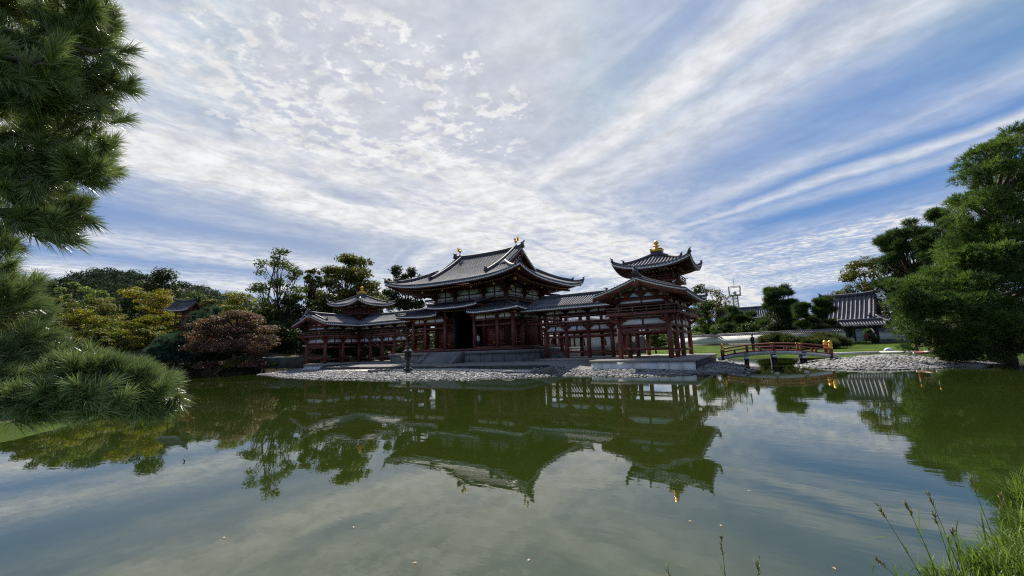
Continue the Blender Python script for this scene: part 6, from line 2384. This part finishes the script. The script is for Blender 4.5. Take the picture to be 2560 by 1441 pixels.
    ang = np.radians(rng.uniform(12, 68, len(o)))[:, None]*(1.15-.55*s)
    d = a*np.cos(ang)+q*np.sin(ang)+np.array([0, 0, .06])
    d /= np.linalg.norm(d, axis=1)[:, None]
    p0 = o-a*.09*(1-s)
    L = rng.uniform(.070, .115, len(o))[:, None]
    w = np.cross(d, rng.normal(size=d.shape))
    w /= np.linalg.norm(w, axis=1)[:, None]
    wd = .0015
    droop = np.array([0, 0, -1.0])*L*.10
    p1, p2 = p0+d*L*.55, p0+d*L+droop
    V = np.stack([p0-w*wd, p0+w*wd, p1+w*wd, p1-w*wd, p2+w*wd*.25, p2-w*wd*.25], 1).reshape(-1, 3)
    i = np.arange(len(o))*6
    F = np.concatenate([np.stack([i, i+1, i+2, i+3], 1), np.stack([i+3, i+2, i+4, i+5], 1)])
    MB().add(V, F).build('needle_cover', NEEDLE, T)
    print('near pine shoots', n, 'needles', len(o))


build_near_pine()


# ---------------------------------------------------------------- bank grass, lower right
def blades(pts, hgt, rng, lean, w=.006, seg=4):
    n = len(pts)
    a = rng.uniform(0, 2*math.pi, n)
    out = np.stack([np.cos(a), np.sin(a), np.zeros(n)], 1)*rng.uniform(.15, .9, (n, 1))+lean
    h = (hgt*rng.uniform(.5, 1.25, n))[:, None]
    side = np.stack([-np.sin(a), np.cos(a), np.zeros(n)], 1)
    V = []
    for k in range(seg+1):
        t = k/seg
        c = pts+out*h*.75*t**1.9+np.array([0, 0, 1.0])*h*(t-.42*t**2.6*np.linalg.norm(out, axis=1)[:, None])
        ww = w*(1-t**1.6)*rng.uniform(.7, 1.2, (n, 1))+.0004
        V += [c-side*ww, c+side*ww]
    V = np.stack(V, 1)
    K = 2*(seg+1)
    i = (np.arange(n)*K)[:, None]
    F = np.concatenate([i+np.array([2*k, 2*k+1, 2*k+3, 2*k+2]) for k in range(seg)])
    return V.reshape(-1, 3), F


def build_grass():
    rng = np.random.default_rng(31)
    n = 15000
    x, y = rng.uniform(22, 37, n), rng.uniform(-43.5, -29, n)
    sdp = -poly_sd(x, y, POND)
    k = (sdp > .30) & (sdp < 3.2) & (np.hypot(x-CAM[0], y-CAM[1]) > 1.6)
    x, y, sdp = x[k], y[k], sdp[k]
    pts = np.stack([x, y, land_height(x, y)-.02], 1)
    V, F = blades(pts, .20, rng, np.array([-.10, .10, 0]), .0055)
    tag(MB().add(V, F).build('bank_grass', GRASS_B), 'bright green grass on the near bank, lower right', kind='stuff')
    # lusher tufts
    spots = [(2590, 1150, 5.6), (2575, 1230, 5.2), (2580, 1300, 4.4), (2550, 1380, 4.0), (2480, 1440, 3.9), (2620, 1400, 3.7), (2380, 1480, 3.75), (2300, 1500, 3.8), (2560, 1450, 3.6)]
    for i, (px, py, dep) in enumerate(spots):
        c = P(px, py, dep)
        z = float(land_height(c[0], c[1]))
        m = 190
        q = np.stack([rng.normal(0, .10, m), rng.normal(0, .10, m), np.zeros(m)], 1)
        V, F = blades(q, (.42, .46, .36, .34, .30, .34, .28, .24, .34)[i], rng, np.array([-.22, .12, 0]), .0085, 5)
        o = MB().add(V, F).build('grass_tuft', GRASS_B)
        o.location = (c[0], c[1], z-.02)
        tag(o, ('long-bladed grass tuft highest up at the right edge of the photo', 'arching grass tuft second from the top at the right edge', 'long-bladed grass tuft half way down the right edge', 'wide grass tuft over the dark water reflection, low right', 'grass tuft at the bottom edge just left of the corner', 'bright grass tuft near the bottom right corner', 'leafy grass tuft at the bottom edge under the seed stalks', 'grass tuft furthest left along the bottom edge', 'bright grass tuft filling the bottom right corner')[i], 'grass', 'grass tufts on the near bank')
    # tall seed stalks: (pixel of the head, pixel of the foot, depth)
    stalks = [((2195, 1265), (2330, 1470), 3.9, 'leftmost tall grass stalk with a thin split seed head'), ((2262, 1255), (2360, 1470), 3.85, 'tall dark grass stalk with a drooping seed head, second from the left'), ((2320, 1232), (2420, 1470), 3.9, 'tallest pale grass stalk beside the dark pine reflection'),
              ((2335, 1285), (2400, 1480), 3.7, 'yellow-green stalk with forked leaves'), ((2380, 1325), (2420, 1480), 3.8, 'short stalk with a pale plump seed head'), ((2425, 1195), (2520, 1440), 4.3, 'thin grass stalk leaning left, highest on the right'), ((2500, 1240), (2560, 1440), 4.2, 'grass stalk with a dark seed head near the right edge'),
              ((2190, 1398), (2290, 1490), 3.6, 'low leaning stalk with a feathery grey head'), ((1802, 1345), (1815, 1475), 3.6, 'lone upright stalk at the middle of the bottom edge'), ((1897, 1398), (1890, 1475), 3.5, 'short brown seed head poking up at the bottom edge'), ((1668, 1420), (1690, 1475), 3.5, 'tip of a dark grass blade at the bottom edge')]
    for i, (h, f, dep, lab) in enumerate(stalks):
        top, foot = P(*h, dep), P(*f, dep*.97)
        g = float(land_height(foot[0], foot[1]))
        if foot[2] > g:                                   # run the stem down to the ground
            foot = foot+(foot-top)/abs(foot[2]-top[2])*(foot[2]-g)*.55
            foot[2] = g
        foot[2] = min(foot[2], g+.02)-.05
        T = thing('grass_stalk', lab, 'grass stalk', foot, 0, 'tall seed stalks at the water edge')
        d = top-foot
        t = np.linspace(0, 1, 9)[:, None]
        bend = np.cross(d, [0, 0, 1.0])*.04*rng.normal()
        path = d*t+np.sin(math.pi*t)*bend+np.array([0, 0, .05])*np.sin(math.pi*t)
        MB().tube(path, np.linspace(.0042, .0016, 9), 6).build('stem', GRASS_B, T)
        b = MB()
        for _ in range(26):
            q = rng.uniform(.80, 1.0)
            o = np.array([np.interp(q, t[:, 0], path[:, j]) for j in range(3)])
            e = o+nv(d)*rng.uniform(.025, .05)+rng.normal(0, .012, 3)
            b.tube([o, (o+e)/2+rng.normal(0, .003, 3), e], [.0012, .0034, .0008], 5)
        b.build('seed_head', STRAW, T)
        for q in (.25, .42, .6):
            o = np.array([np.interp(q, t[:, 0], path[:, j]) for j in range(3)])
            V, F = blades(o[None], .30, rng, np.array([rng.normal(0, .4), rng.normal(0, .4), 0]), .008, 6)
            MB().add(V, F).build('leaf', GRASS_B, T)


build_grass()
